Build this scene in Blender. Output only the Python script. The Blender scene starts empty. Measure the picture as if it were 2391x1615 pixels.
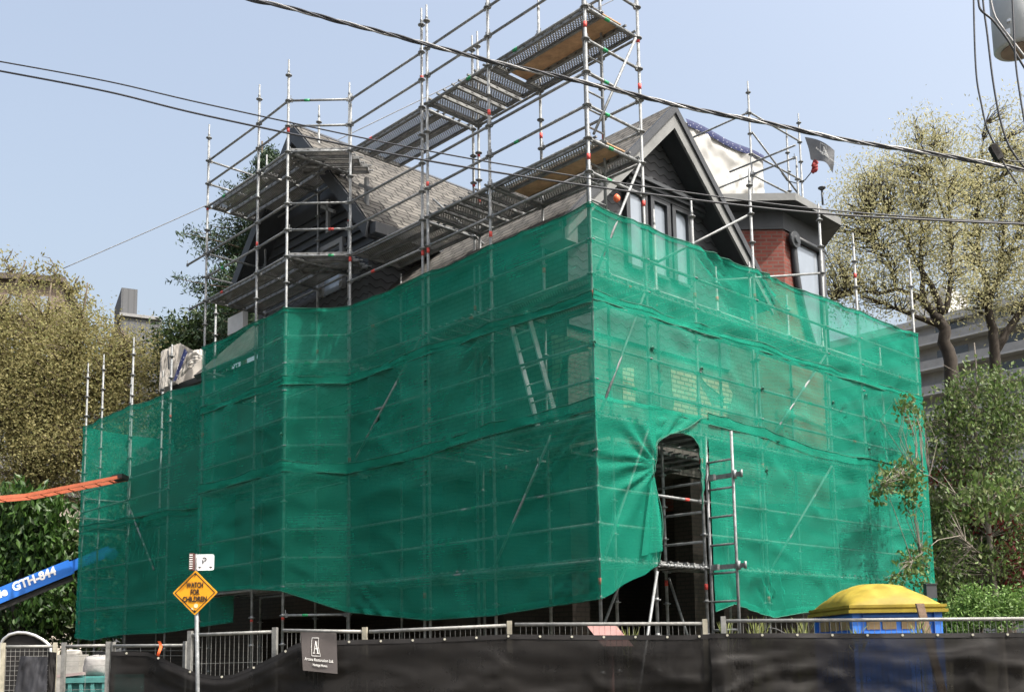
import bpy, math, random
from mathutils import Vector, Matrix, noise
random.seed(7)
SC = bpy.context.scene
COL = SC.collection
V = Vector

# ------------------------------------------------------------------ camera
FPX, PPX, PPY, PIT, ROL = 2475.46, 1195.5, 1209.5, 0.12716431, -0.0163122
EYE = 1.6
W, H = 2391.0, 1615.0
_F = V((0, math.cos(PIT), math.sin(PIT))); _U = V((0, -math.sin(PIT), math.cos(PIT))); _R = V((1, 0, 0))
CX = _R*math.cos(ROL) + _U*math.sin(ROL); CY = -_R*math.sin(ROL) + _U*math.cos(ROL)
EYEP = V((0, 0, EYE))
cam = bpy.data.cameras.new('camera'); camo = bpy.data.objects.new('camera', cam); COL.objects.link(camo)
cam.sensor_width = 36; cam.lens = FPX/W*36; cam.shift_x = 0; cam.shift_y = (PPY-H/2)/W
cam.clip_start = 0.1; cam.clip_end = 2000
M = Matrix((CX, CY, -_F)).transposed().to_4x4(); M.translation = EYEP
camo.matrix_world = M
SC.camera = camo

def ray(px, py): return (_F + CX*((px-PPX)/FPX) - CY*((py-PPY)/FPX))
def at(px, py, y):
    d = ray(px, py); return EYEP + d*(y/d.y)
def pix(p):
    d = p-EYEP; f = d.dot(_F); return (PPX+FPX*d.dot(CX)/f, PPY-FPX*d.dot(CY)/f)
def onplane(px, py, p0, n):
    d = ray(px, py); t = (p0-EYEP).dot(n)/d.dot(n); return EYEP+d*t
def zat(x, y, py):                      # height of picture row py above plan point x, y
    lo, hi = -5, 40
    for _ in range(40):
        m = (lo+hi)/2
        if pix(V((x, y, m)))[1] > py: lo = m
        else: hi = m
    return lo

# ------------------------------------------------------------------ scene tree helpers
def tag(o, label=None, cat=None, group=None, kind=None):
    if label: o['label'] = label
    if cat: o['category'] = cat
    if group: o['group'] = group
    if kind: o['kind'] = kind
    return o
def empty(name, loc=(0, 0, 0), **k):
    o = bpy.data.objects.new(name, None); o.location = loc; o.empty_display_size = .2
    COL.objects.link(o); return tag(o, **k)

class MB:
    """collects faces and links them as one mesh object"""
    def __init__(s): s.v = []; s.f = []; s.m = []; s.sm = []
    def face(s, pts, m=0, sm=False):
        n = len(s.v); s.v += [tuple(p) for p in pts]; s.f.append(tuple(range(n, n+len(pts)))); s.m.append(m); s.sm.append(sm)
    def tube(s, pts, r, n=8, m=0, caps=True, sm=True):
        pts = [V(p) for p in pts]
        rs = r if isinstance(r, (list, tuple)) else [r]*len(pts)
        t0 = (pts[1]-pts[0]).normalized()
        a = t0.orthogonal().normalized(); base = len(s.v)
        for i, p in enumerate(pts):
            t = (pts[min(i+1, len(pts)-1)]-pts[max(i-1, 0)]).normalized()
            a = (a-t*a.dot(t)).normalized(); b = t.cross(a)
            for k in range(n):
                an = 2*math.pi*k/n
                s.v.append(tuple(p+(a*math.cos(an)+b*math.sin(an))*rs[i]))
        for i in range(len(pts)-1):
            for k in range(n):
                k2 = (k+1) % n
                s.f.append((base+i*n+k, base+i*n+k2, base+(i+1)*n+k2, base+(i+1)*n+k)); s.m.append(m); s.sm.append(sm)
        if caps:
            s.f.append(tuple(base+k for k in range(n))[::-1]); s.m.append(m); s.sm.append(False)
            e = base+(len(pts)-1)*n
            s.f.append(tuple(e+k for k in range(n))); s.m.append(m); s.sm.append(False)
    def box(s, c, ax, ay, az, m=0):      # centre, three half-axis vectors
        c = V(c); ax = V(ax); ay = V(ay); az = V(az); n = len(s.v)
        for i in (-1, 1):
            for j in (-1, 1):
                for k in (-1, 1): s.v.append(tuple(c+ax*i+ay*j+az*k))
        fl = ((0, 1, 3, 2), (4, 6, 7, 5), (0, 4, 5, 1), (2, 3, 7, 6), (0, 2, 6, 4), (1, 5, 7, 3))
        if ax.cross(ay).dot(az) < 0: fl = tuple(q[::-1] for q in fl)
        for q in fl: s.f.append(tuple(n+i for i in q)); s.m.append(m); s.sm.append(False)
    def bx(s, x0, x1, y0, y1, z0, z1, m=0):
        s.box(((x0+x1)/2, (y0+y1)/2, (z0+z1)/2), ((x1-x0)/2, 0, 0), (0, (y1-y0)/2, 0), (0, 0, (z1-z0)/2), m)
    def prism(s, poly, d, m=0, m2=None):  # polygon (3d points) extruded by vector d
        d = V(d); a = [V(p) for p in poly]; b = [p+d for p in a]
        nrm = V((0, 0, 0))
        for i in range(len(a)): nrm += a[i].cross(a[(i+1) % len(a)])
        if nrm.dot(d) > 0: a, b = a[::-1], b[::-1]
        s.face(a, m); s.face(b[::-1], m)
        for i in range(len(a)):
            j = (i+1) % len(a); s.face([a[j], a[i], b[i], b[j]], m if m2 is None else m2)
    def grid(s, nu, nv, fn, m=0, sm=True, closed=False):
        base = len(s.v)
        for j in range(nv+1):
            for i in range(nu+1): s.v.append(tuple(fn(i/nu, j/nv)))
        w = nu+1
        for j in range(nv):
            for i in range(nu):
                s.f.append((base+j*w+i, base+j*w+i+1, base+(j+1)*w+i+1, base+(j+1)*w+i)); s.m.append(m); s.sm.append(sm)
    def build(s, name, mats, parent=None, loc=None, uv=True, **k):
        me = bpy.data.meshes.new(name)
        o0 = V(loc) if loc is not None else V((0, 0, 0))
        vs = [(x-o0.x, y-o0.y, z-o0.z) for x, y, z in s.v] if loc is not None else s.v
        me.from_pydata(vs, [], s.f)
        for mt in (mats if isinstance(mats, (list, tuple)) else [mats]): me.materials.append(mt)
        me.polygons.foreach_set('material_index', s.m); me.polygons.foreach_set('use_smooth', s.sm)
        if uv: autouv(me, o0)
        me.update()
        o = bpy.data.objects.new(name, me); COL.objects.link(o)
        if loc is not None: o.location = loc
        if parent is not None: o.parent = parent
        return tag(o, **k)
def autouv(me, o0):
    uvl = me.uv_layers.new(name='uv'); buf = [0.0]*(2*len(me.loops))
    Z = V((0, 0, 1))
    for p in me.polygons:
        n = p.normal
        t = Z.cross(n)
        t = V((1, 0, 0)) if t.length < .08 else t.normalized()
        if t.length < .5: t = V((1, 0, 0))
        b = n.cross(t)
        for li in p.loop_indices:
            c = me.vertices[me.loops[li].vertex_index].co + o0
            buf[2*li] = c.dot(t); buf[2*li+1] = c.dot(b)
    uvl.data.foreach_set('uv', buf)

# ------------------------------------------------------------------ materials
def mat(name):
    m = bpy.data.materials.new(name); m.use_nodes = True
    nt = m.node_tree; nt.nodes.clear()
    out = nt.nodes.new('ShaderNodeOutputMaterial')
    return m, nt, out
def N(nt, typ, **k):
    n = nt.nodes.new(typ)
    for a, b in k.items():
        if a in n.bl_rna.properties: setattr(n, a, b)
        else: n.inputs[a.replace('_', ' ')].default_value = b
    return n
def L(nt, a, b): nt.links.new(a, b)
def ramp(nt, fac, stops):
    r = nt.nodes.new('ShaderNodeValToRGB'); e = r.color_ramp.elements
    while len(e) < len(stops): e.new(.5)
    for q, (p, c) in zip(e, stops): q.position = p; q.color = (*c, 1) if len(c) == 3 else c
    L(nt, fac, r.inputs[0]); return r.outputs[0]
def simple(name, col, rough=.6, metal=0., var=.25, scale=6., bump=0., spec=.4, coord='Object', bscale=None, col2=None, trans=0.):
    """principled with a mottled base colour and optional bump"""
    m, nt, out = mat(name)
    tc = N(nt, 'ShaderNodeTexCoord'); nz = N(nt, 'ShaderNodeTexNoise', Scale=scale, Detail=6., Roughness=.65)
    L(nt, tc.outputs[coord], nz.inputs['Vector'])
    lo = tuple(c*(1-var) for c in col); hi = tuple(min(1, c*(1+var)) for c in (col2 or col))
    c = ramp(nt, nz.outputs['Fac'], [(.3, lo), (.7, hi)])
    b = N(nt, 'ShaderNodeBsdfPrincipled', Roughness=rough, Metallic=metal)
    b.inputs['Specular IOR Level'].default_value = spec
    L(nt, c, b.inputs['Base Color'])
    if bump:
        n2 = N(nt, 'ShaderNodeTexNoise', Scale=bscale or scale*4, Detail=8.)
        L(nt, tc.outputs[coord], n2.inputs['Vector'])
        bp = N(nt, 'ShaderNodeBump', Strength=bump, Distance=.02); L(nt, n2.outputs['Fac'], bp.inputs['Height']); L(nt, bp.outputs[0], b.inputs['Normal'])
    if trans:
        t = N(nt, 'ShaderNodeBsdfTranslucent'); L(nt, c, t.inputs['Color'])
        mx = N(nt, 'ShaderNodeMixShader'); mx.inputs[0].default_value = trans
        L(nt, b.outputs[0], mx.inputs[1]); L(nt, t.outputs[0], mx.inputs[2]); L(nt, mx.outputs[0], out.inputs[0])
    else: L(nt, b.outputs[0], out.inputs[0])
    return m

STEEL = simple('galvanised_steel', (.19, .20, .205), .56, .3, .4, 14, .12)
STEEL_OLD = simple('weathered_galvanised_steel', (.17, .175, .175), .6, .3, .4, 9, .15)
RED = simple('red_tape', (.50, .06, .05), .6, 0, .25)
GREENT = simple('green_tape', (.02, .25, .10), .5, 0, .15)
WOOD = simple('weathered_plywood', (.37, .235, .135), .8, 0, .35, 5, .2)
ALU = simple('brushed_aluminium', (.62, .62, .61), .38, .7, .12, 10)

def perf_mat():
    """steel sheet punched with rows of small holes"""
    m, nt, out = mat('perforated_steel')
    uv = N(nt, 'ShaderNodeTexCoord'); sp = N(nt, 'ShaderNodeSeparateXYZ'); L(nt, uv.outputs['Object'], sp.inputs[0])
    def mth(op, a, b=None):
        n = N(nt, 'ShaderNodeMath', operation=op)
        for i, q in enumerate((a, b)):
            if q is None: continue
            if isinstance(q, (int, float)): n.inputs[i].default_value = q
            else: L(nt, q, n.inputs[i])
        return n.outputs[0]
    x = mth('DIVIDE', sp.outputs[0], .052); y = mth('DIVIDE', sp.outputs[1], .034)
    row = mth('FLOOR', y); off = mth('MULTIPLY', mth('MODULO', row, 2.), .5)
    fx = mth('SUBTRACT', mth('FRACT', mth('ADD', x, off)), .5); fy = mth('SUBTRACT', mth('FRACT', y), .5)
    d = mth('ADD', mth('MULTIPLY', mth('MULTIPLY', fx, fx), 1.), mth('MULTIPLY', mth('MULTIPLY', fy, fy), 1.2))
    hole = mth('LESS_THAN', d, .07)
    nz = N(nt, 'ShaderNodeTexNoise', Scale=5., Detail=5.); L(nt, uv.outputs['Object'], nz.inputs['Vector'])
    c = ramp(nt, nz.outputs['Fac'], [(.3, (.22, .218, .21)), (.7, (.33, .328, .32))])
    b = N(nt, 'ShaderNodeBsdfPrincipled', Roughness=.65, Metallic=.2); L(nt, c, b.inputs['Base Color'])
    t = N(nt, 'ShaderNodeBsdfTransparent'); mx = N(nt, 'ShaderNodeMixShader')
    L(nt, hole, mx.inputs[0]); L(nt, b.outputs[0], mx.inputs[1]); L(nt, t.outputs[0], mx.inputs[2]); L(nt, mx.outputs[0], out.inputs[0])
    return m
PERF = perf_mat()

def net_mat():
    m, nt, out = mat('green_debris_netting')
    tc = N(nt, 'ShaderNodeTexCoord')
    mp = N(nt, 'ShaderNodeMapping'); mp.inputs['Scale'].default_value = (1.0, 1.0, 60); L(nt, tc.outputs['Object'], mp.inputs[0])
    n1 = N(nt, 'ShaderNodeTexNoise', Scale=1., Detail=4.); L(nt, mp.outputs[0], n1.inputs['Vector'])
    n2 = N(nt, 'ShaderNodeTexNoise', Scale=.55, Detail=7., Roughness=.68); L(nt, tc.outputs['Object'], n2.inputs['Vector'])
    mx0 = N(nt, 'ShaderNodeMath', operation='MULTIPLY_ADD'); L(nt, n1.outputs['Fac'], mx0.inputs[0]); mx0.inputs[1].default_value = .22
    m2 = N(nt, 'ShaderNodeMath', operation='MULTIPLY'); L(nt, n2.outputs['Fac'], m2.inputs[0]); m2.inputs[1].default_value = .78
    L(nt, m2.outputs[0], mx0.inputs[2])
    a = N(nt, 'ShaderNodeMapRange'); L(nt, mx0.outputs[0], a.inputs[0])
    a.inputs[1].default_value = .3; a.inputs[2].default_value = .7; a.inputs[3].default_value = NET_A[0]; a.inputs[4].default_value = NET_A[1]
    c = ramp(nt, mx0.outputs[0], [(.3, NET_C0), (.7, NET_C1)])
    d = N(nt, 'ShaderNodeBsdfDiffuse'); t = N(nt, 'ShaderNodeBsdfTranslucent'); L(nt, c, d.inputs[0]); L(nt, c, t.inputs[0])
    g = N(nt, 'ShaderNodeBsdfGlossy', Roughness=.5); g.inputs[0].default_value = (.35, .6, .5, 1)
    mxa = N(nt, 'ShaderNodeMixShader'); mxa.inputs[0].default_value = .35; L(nt, d.outputs[0], mxa.inputs[1]); L(nt, t.outputs[0], mxa.inputs[2])
    mxg = N(nt, 'ShaderNodeMixShader'); mxg.inputs[0].default_value = .012; L(nt, mxa.outputs[0], mxg.inputs[1]); L(nt, g.outputs[0], mxg.inputs[2])
    tr = N(nt, 'ShaderNodeBsdfTransparent'); mx = N(nt, 'ShaderNodeMixShader')
    L(nt, a.outputs[0], mx.inputs[0]); L(nt, tr.outputs[0], mx.inputs[1]); L(nt, mxg.outputs[0], mx.inputs[2]); L(nt, mx.outputs[0], out.inputs[0])
    return m
NET_A = (.57, .72); NET_C0 = (.010, .225, .150); NET_C1 = (.022, .305, .210)
NET = net_mat()
ROPE = simple('dark_green_rope', (.01, .09, .06), .8)

# ------------------------------------------------------------------ light and sky
SUN_EL, SUN_AZ = math.radians(57), V((.82, -.55))
wd = bpy.data.worlds.new('World'); SC.world = wd; wd.use_nodes = True
nt = wd.node_tree; bg = nt.nodes['Background']
sky = nt.nodes.new('ShaderNodeTexSky'); sky.sky_type = 'NISHITA'; sky.sun_disc = False
sky.sun_elevation = SUN_EL; sky.sun_rotation = math.atan2(SUN_AZ.x, SUN_AZ.y)
sky.air_density = 1.45; sky.dust_density = 10.0; sky.ozone_density = 1.8; sky.altitude = 100
hs = nt.nodes.new('ShaderNodeHueSaturation'); hs.inputs['Saturation'].default_value = .74; hs.inputs['Value'].default_value = .97
nt.links.new(sky.outputs[0], hs.inputs['Color']); nt.links.new(hs.outputs[0], bg.inputs[0]); bg.inputs[1].default_value = .15
sl = bpy.data.lights.new('sun', 'SUN'); sl.energy = 3.5; sl.angle = math.radians(.53); sl.color = (1, .95, .87)
so = bpy.data.objects.new('sun', sl); COL.objects.link(so)
az = SUN_AZ.normalized(); sd = V((az.x*math.cos(SUN_EL), az.y*math.cos(SUN_EL), math.sin(SUN_EL)))
so.rotation_euler = (-sd).to_track_quat('-Z', 'Y').to_euler(); so.location = (10, -10, 30)
SC.view_settings.view_transform = 'Standard'; SC.view_settings.look = 'None'; SC.view_settings.gamma = 1
SC.view_settings.exposure = 1.08
SC.cycles.transparent_max_bounces = 24; SC.cycles.max_bounces = 8
SC.cycles.use_adaptive_sampling = True; SC.cycles.adaptive_threshold = .02
try: SC.cycles.use_denoising = True
except Exception: pass
# ------------------------------------------------------------------ scaffold frame of reference
DL = V((-.684, .7295, 0)); DR = V((.7295, .684, 0)); UP = V((0, 0, 1))
C0 = V((1.166, 14.223, 0))
def sp(s, o, z=0): return C0 + DR*s + DL*o + UP*z
def Zk(k): return 10.8285 + .5*k
def xy(x, y): return V((x, y, 0))
PL = {'C': xy(1.166, 14.223), 'P2': xy(-.259, 15.744), 'P3': xy(-1.319, 16.872), 'P3L': xy(-1.417, 16.984), 'P4': xy(-2.863, 18.493),
      'P5': xy(-4.016, 18.502), 'P6': xy(-4.761, 19.338), 'P7': xy(-6.167, 20.843),
      'R1': xy(2.031, 15.043), 'R2': xy(2.886, 15.853), 'R3': xy(4.076, 16.954), 'R4': xy(5.676, 18.456), 'R5': xy(6.532, 19.228), 'R6': xy(8.14, 20.682)}
for n_ in ('P2', 'P3', 'P3L', 'P4'): PL[n_+'i'] = PL[n_] + DR*1.15
for n_ in ('P5', 'P6', 'P7'): PL[n_+'i'] = PL[n_] + DR*1.35
for n_ in ('R1', 'R2', 'R3', 'R4', 'R5', 'R6'): PL[n_+'i'] = PL[n_] + DL*.75
PL['R3b'] = PL['R3'] + DR*.06 + DL*.12
# far-left wing of the scaffold, recessed
FL0 = xy(-5.8, 21.2)
def fl(t, r=0): return FL0 + DL*t + DR*r
PL['F1'] = fl(2.57); PL['F2'] = fl(4.63); PL['F3'] = fl(6.4); PL['F4'] = fl(7.4)
PL['F1i'] = fl(2.0, .75); PL['F2i'] = fl(5.5, 1.15); PL['F4i'] = fl(7.4, 1.15)
# back tower behind the brick turret
PL['T1'] = xy(5.60, 23.0); PL['T2'] = PL['T1'] + DR*2.13; PL['T4'] = PL['T1'] - DL*1.15; PL['T3'] = PL['T2'] + DR*.25 + DL*.5

scaf = empty('scaffold', (0, 0, 0), label='galvanised steel tube scaffold wrapped round the old house, with decks, rails and red taped poles', cat='scaffold')
TR = .0242
cnt = {}
def spart(mb, name, mats, loc): return mb.build(name, mats, scaf, loc=loc, uv=False)
def ring(mb, p, r=.062, m=0):
    mb.tube([p-UP*.006, p+UP*.006], r, 10, m, sm=False)
    mb.tube([p-UP*.03, p+UP*.03], .031, 8, m)
def standard(key, k0, ktop=None, ytop=None, red=(), base=True):
    p = PL[key]; mb = MB()
    zt = Zk(ktop) if ktop is not None else zat(p.x, p.y, ytop)
    z0 = .12 if k0 is None else Zk(k0)
    segs = [z0] + sorted(Zk(r) for r in red if z0 < Zk(r) < zt-.3) + [zt-.26]
    a = z0
    mb.tube([p+UP*z0, p+UP*(zt-.26)], TR, 9)
    for r in red:
        z = Zk(r)+.22
        if z0 < z < zt-.3: mb.tube([p+UP*(z-.045), p+UP*(z+.045)], TR+.003, 9, 1)
    mb.tube([p+UP*(zt-.28), p+UP*(zt-.2), p+UP*(zt-.19), p+UP*zt], [TR, TR, .017, .017], 8)
    k = math.ceil((z0-Zk(0))*2+.2)
    while Zk(k) < zt-.2:
        ring(mb, p+UP*Zk(k)); k += 1
    if k0 is None:
        mb.tube([p+UP*.0, p+UP*.3], .018, 8)
        mb.box(p+UP*.006, (.075, 0, 0), (0, .075, 0), (0, 0, .006))
    return spart(mb, 'standard', [STEEL, RED], p)
stds = [('C', None, 2.6, None, (-1, -5, -17, -9)), ('P2', None, 3.2, None, (-2, -6, -12)), ('P3', None, None, 12, (-3.3, -5.6, -11)), ('P3L', None, None, 20, (.6, -5.6, -17)),
        ('P4', None, None, 219, (1.4, -4.6, -12)), ('P5', None, None, 140, (.4, -6.5, -17.5)), ('P6', None, None, 198, (-3.3, -17.5)), ('P7', None, None, 291, (-.5, -10)),
        ('P2i', None, 3.4, None, (-2, -6.6)), ('P3i', None, None, 74, (-1.5, -3.2)), ('P3Li', None, None, 84, (-2.5, -7)), ('P5i', None, None, 193, (-2.4, -8)),
        ('P6i', None, None, 246, (-7,)), ('P7i', None, None, 362, ()), ('P4i', None, None, 640, ()),
        ('R1', None, 2.6, None, (-.5, -2.0, -5.7)), ('R2', None, None, 464, (-8, -13.2, -17)), ('R3', None, None, 394, (-7.3, -17.3, -13)), ('R4', None, None, 476, (-9,)),
        ('R5', None, None, 544, (-5,)), ('R6', None, None, 604, ()),
        ('R1i', None, 2.6, None, (-3,)), ('R2i', None, None, 489, (-8, -16.8)), ('R3i', None, -5.4, None, (-7,)), ('R4i', None, -5.4, None, ()), ('R5i', None, -6.2, None, ()), ('R6i', None, -6.2, None, ()),
        ('R3b', None, None, 612, (-8,)),
        ('F1', None, None, 804, (-8.2,)), ('F2', None, None, 787, ()), ('F3', None, None, 827, (-17,)), ('F4', None, None, 848, (-17,)),
        ('F1i', None, None, 695, ()), ('F2i', None, None, 865, (-17,)), ('F4i', None, None, 880, ()),
        ('T1', None, None, 190, (-2.6,)), ('T2', None, None, 265, (0,)), ('T4', None, None, 366, ()), ('T3', None, None, 299, (.3,))]
STD = {}
for key, k0, kt, yt, red in stds: STD[key] = standard(key, k0, kt, yt, red)

LEDB = {}
def bar(name, a, b, r=TR-.002, bands=(), heads=True, beads=False):
    """tube between two standards with wedge heads; bands = (fraction, material slot)"""
    a = V(a); b = V(b); d = (b-a); ln = d.length; t = d/ln
    mb = MB(); ins = .045 if heads else 0
    mb.tube([a+t*ins, b-t*ins], r, 8)
    if heads:
        sd = t.cross(UP).normalized()
        for e, q in ((a, 1), (b, -1)):
            mb.box(e+t*q*.055, t*.03, sd*.014, UP*.032)
            mb.box(e+t*q*.045+UP*.05, t*.006, sd*.004, UP*.05)
    for fr, mslot in bands:
        mb.tube([a+d*fr-t*.05, a+d*fr+t*.05], r+.003, 8, mslot)
    if beads:                              # plank hooks resting on the bar
        n = int(ln/.155)
        for i in range(n):
            c = a+t*(.12+i*.155)
            if c is not None and (c-a).length < ln-.08: mb.tube([c-t*.022, c+t*.022], r+.011, 8)
    return spart(mb, name, [STEEL, RED, GREENT], a)
def P(key, k): return PL[key]+UP*Zk(k)
LEFT = [('C', 'P2'), ('P2', 'P3'), ('P3L', 'P4'), ('P4', 'P5'), ('P5', 'P6'), ('P6', 'P7')]
RIGHT = [('C', 'R1'), ('R1', 'R2'), ('R2', 'R3'), ('R3', 'R4'), ('R4', 'R5'), ('R5', 'R6')]
rb = random.Random(3)
def band(g=0): return ((rb.choice((.3, .66, .7)), 2 if rb.random() < .72 else 1),) if rb.random() < .32 else ()
for a, b in LEFT:                          # street side, left face
    for k in (0, -4, -8, -12, -16): bar('ledger', P(a, k), P(b, k), bands=band())
    rails = [2, 1, -2, -3, -7, -10, -11, -14, -15]
    if b in ('P2', 'P3', 'P4'): rails.append(-5)
    if (a, b) == ('P4', 'P5'): rails = [2, 1, -2, -3, -7, -10, -11, -14, -15, -17]
    for k in rails: bar('guard_rail', P(a, k), P(b, k), bands=band())
bar('guard_rail', P('P7', -2), P('P7', -2)+DL*.9); bar('guard_rail', P('P7', -4), P('P7', -4)+DL*.75)
for a, b in RIGHT:
    for k in (-8, -12, -16): bar('ledger', P(a, k), P(b, k), bands=band(), beads=True)
    for k in (-7, -10, -11, -14, -15):
        if (a, b) == ('R1', 'R2') and k == -15: continue
        bar('guard_rail', P(a, k), P(b, k), bands=band())
for k in (0, -4, 1, 2): bar('ledger' if k in (0, -4) else 'guard_rail', P('C', k), P('R1', k), bands=((.4, 2),))
for k in (-2, -3, -5, -1): bar('guard_rail', P('C', k), P('R1', k), bands=((.35, 2),))
for a, b in (('R2', 'R3'), ('R3', 'R4')): pass
# rails running back into the frame on the right
bar('guard_rail', P('R3', -4), P('R3', -4)+V((-1.9, -.35, -1.0))+V((0, .25, 0)), heads=False)
bar('guard_rail', P('R4', -5), P('R3i', -5.9), heads=False)
# inner row and transoms
INL = [('R1', 'P2i'), ('P2i', 'P3i'), ('P3Li', 'P4i'), ('P5i', 'P6i'), ('P6i', 'P7i')]
for a, b in INL:
    for k in (0, -4, -8, -12, -16):
        if b == 'P4i' and k > -6: continue
        bar('ledger', P(a, k), P(b, k))
bar('guard_rail', P('R1', -2), P('P2i', -2)); bar('guard_rail', P('R1', -3), P('P2i', -3)); bar('guard_rail', P('P2i', -3), P('P3i', -3)); bar('guard_rail', P('P2i', 2), P('P3i', 2)); bar('guard_rail', P('R1', 2), P('P2i', 2))
for a in ('P2', 'P3', 'P3L', 'P5', 'P6', 'P7'):
    for k in (0, -4, -8, -12, -16): bar('transom', P(a, k), P(a+'i', k))
for k in (0, -4): bar('transom', P('P4', k), P('P5', k)+DR*1.2+V((.2, 0, 0)), heads=False)
for k in (1, 2, -2, -3, -7): bar('transom', P('P7', k), P('P7i', k))
for k in (-8, -12, -16):
    for a in ('R1', 'R2', 'R3', 'R4', 'R5', 'R6'): bar('transom', P(a, k), P(a+'i', k))
for k in (-14, -15, -10, -11): bar('transom', P('R6', k), P('R6i', k))
for k in (-13.4, -14.3, -15.2): bar('transom', P('R2', k), P('R2i', k)+DL*.3, heads=False)
for a, b in (('R1i', 'R2i'), ('R2i', 'R3i'), ('R3i', 'R4i'), ('R4i', 'R5i'), ('R5i', 'R6i')):
    for k in (-8, -12): bar('ledger', P(a, k), P(b, k))
    bar('guard_rail', P(a, -7), P(b, -7))
# far-left wing
FW = [('F1', 'F2'), ('F2', 'F3'), ('F3', 'F4')]
for a, b in FW:
    for k in (-12, -16): bar('ledger', P(a, k), P(b, k))
    for k in (-10, -11, -14): bar('guard_rail', P(a, k), P(b, k))
for k in (-10.3, -11.3, -14.3, -15.3): bar('transom', PL['F4']+UP*Zk(k), PL['F4']+DR*2.4+UP*Zk(k))
for k in (-12, -16): bar('transom', P('F2', k), P('F2', k)+DR*1.15)
# back tower
def T1z(py): return UP*zat(PL['T1'].x, PL['T1'].y, py)
for py in (262, 358, 408): bar('guard_rail', PL['T1']+T1z(py), PL['T2']+T1z(py))
bar('guard_rail', PL['T1']+T1z(262), PL['T1']+T1z(262)+DL*2.9); bar('guard_rail', PL['T1']+T1z(408), PL['T1']+T1z(408)+DL*2.6)
bar('guard_rail', PL['T1']+T1z(408), PL['T4']+T1z(408)); bar('guard_rail', PL['T1']+T1z(381)+DL*.6, PL['T4']+T1z(381), heads=False)
bar('guard_rail', PL['T2']+T1z(408), PL['T2']+T1z(408)+DR*1.2)
# diagonal braces (both faces of the ringlock frame)
def brace(a, b): return bar('diagonal_brace', V(a), V(b), .021, heads=False)
fo = (DL*-1)*.028
for a, ka, b, kb in (('R1', 0, 'C', -4), ('R1', -4, 'C', -8), ('R1', -8, 'C', -12), ('R1', -12, 'C', -16), ('R4', -8, 'R3', -12), ('R4', -12, 'R3', -16)):
    dd = (PL[b]-PL[a]).normalized()*.09
    brace(P(a, ka)+fo+dd-UP*.05, P(b, kb)+fo-dd+UP*.08)
brace(P('R1', -16)+fo-UP*.1, PL['R1']-DR*.75+fo+UP*.15)
fo2 = (DR*-1)*.026
brace(P('P3L', -8)+fo2, P('P4', -12)+fo2); brace(P('P2', -15.9)+fo2, P('P2', -12.3)-DL*1.25+fo2); brace(P('P2', -16)+fo2*0+DR*1.1-DL*1.6-UP*0, PL['P2']-DL*.2+DR*1.1+UP*.3)
brace(P('F2', -11.2)+fo2, P('F2', -14.5)-DL*1.5+fo2); brace(PL['T1']+T1z(310)-DL*.05, at(1866, 455, 23.9))
brace(P('P3i', -4.3)+DR*.1, P('P3i', -1.7)+DL*1.4+DR*.1)
brace(P('R2', -16.2)+DL*.7, PL['R2']+DR*1.0+DL*.6+UP*.3)

# ------------------------------------------------------------------ deck planks
def plank_mesh(name, ln, w, mats):
    """steel plank: punched top sheet, two deep side flanges with slots, end hooks; x along, y across, top at z=0"""
    mb = MB(); h = .062
    mb.face([(0, -w/2+.012, -.001), (ln, -w/2+.012, -.001), (ln, w/2-.012, -.001), (0, w/2-.012, -.001)], 0)
    for sgn in (-1, 1):
        y = sgn*(w/2-.006)
        mb.box((ln/2, y, -h/2), (ln/2, 0, 0), (0, .006, 0), (0, 0, h/2), 1)
        mb.box((ln/2, y-sgn*.022, -h+.002), (ln/2, 0, 0), (0, .016, 0), (0, 0, .002), 1)
        n = int(ln/.2)
        for i in range(n):
            x = .12+i*(ln-.24)/max(1, n-1)
            mb.box((x, y+sgn*.0065, -h*.5), (.022, 0, 0), (0, .001, 0), (0, 0, .012), 2)
    mb.box((.02, 0, -h*.5), (.02, 0, 0), (0, w/2-.014, 0), (0, 0, h*.45), 1); mb.box((ln-.02, 0, -h*.5), (.02, 0, 0), (0, w/2-.014, 0), (0, 0, h*.45), 1)
    for sgn in (-1, 1):
        for x in (-.03, ln+.03): mb.box((x, sgn*(w/2-.05), -.012), (.045, 0, 0), (0, .016, 0), (0, 0, .012), 1)
    me = bpy.data.meshes.new(name); me.from_pydata(mb.v, [], mb.f)
    for q in mats: me.materials.append(q)
    me.polygons.foreach_set('material_index', mb.m); me.update(); return me
SLOT = simple('slot_shadow_steel', (.05, .05, .05), .8)
PM = {}
nplank = [0]
hidden_planks = []
def plank(p, d, ln, w=.32, mats=None, part=True):
    key = (round(ln, 2), round(w, 2))
    if key not in PM: PM[key] = plank_mesh('deck_plank', ln, w, [PERF, STEEL_OLD, SLOT])
    d = V(d).normalized(); sidev = UP.cross(d)
    mw = Matrix((d, sidev, UP)).transposed().to_4x4(); mw.translation = V(p)
    if not part:
        hidden_planks.append((PM[key], mw)); return
    o = bpy.data.objects.new('deck_plank', PM[key]); COL.objects.link(o); o.parent = scaf; o.matrix_local = mw
    nplank[0] += 1; return o
def bay_along(a, b, k, n, width, inward, skip=(), part=True):
    """n planks running from standard a to b, laid side by side across the given width"""
    pa, pb = PL[a], PL[b]; ln = (pb-pa).length-.06; d = (pb-pa).normalized()
    for i in range(n):
        if i in skip: continue
        off = .06+(i+.5)*(width-.1)/n
        plank(pa+d*.03+inward*off+UP*(Zk(k)+.062), d, ln, min(.32, (width-.1)/n-.015), part=part)
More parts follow.
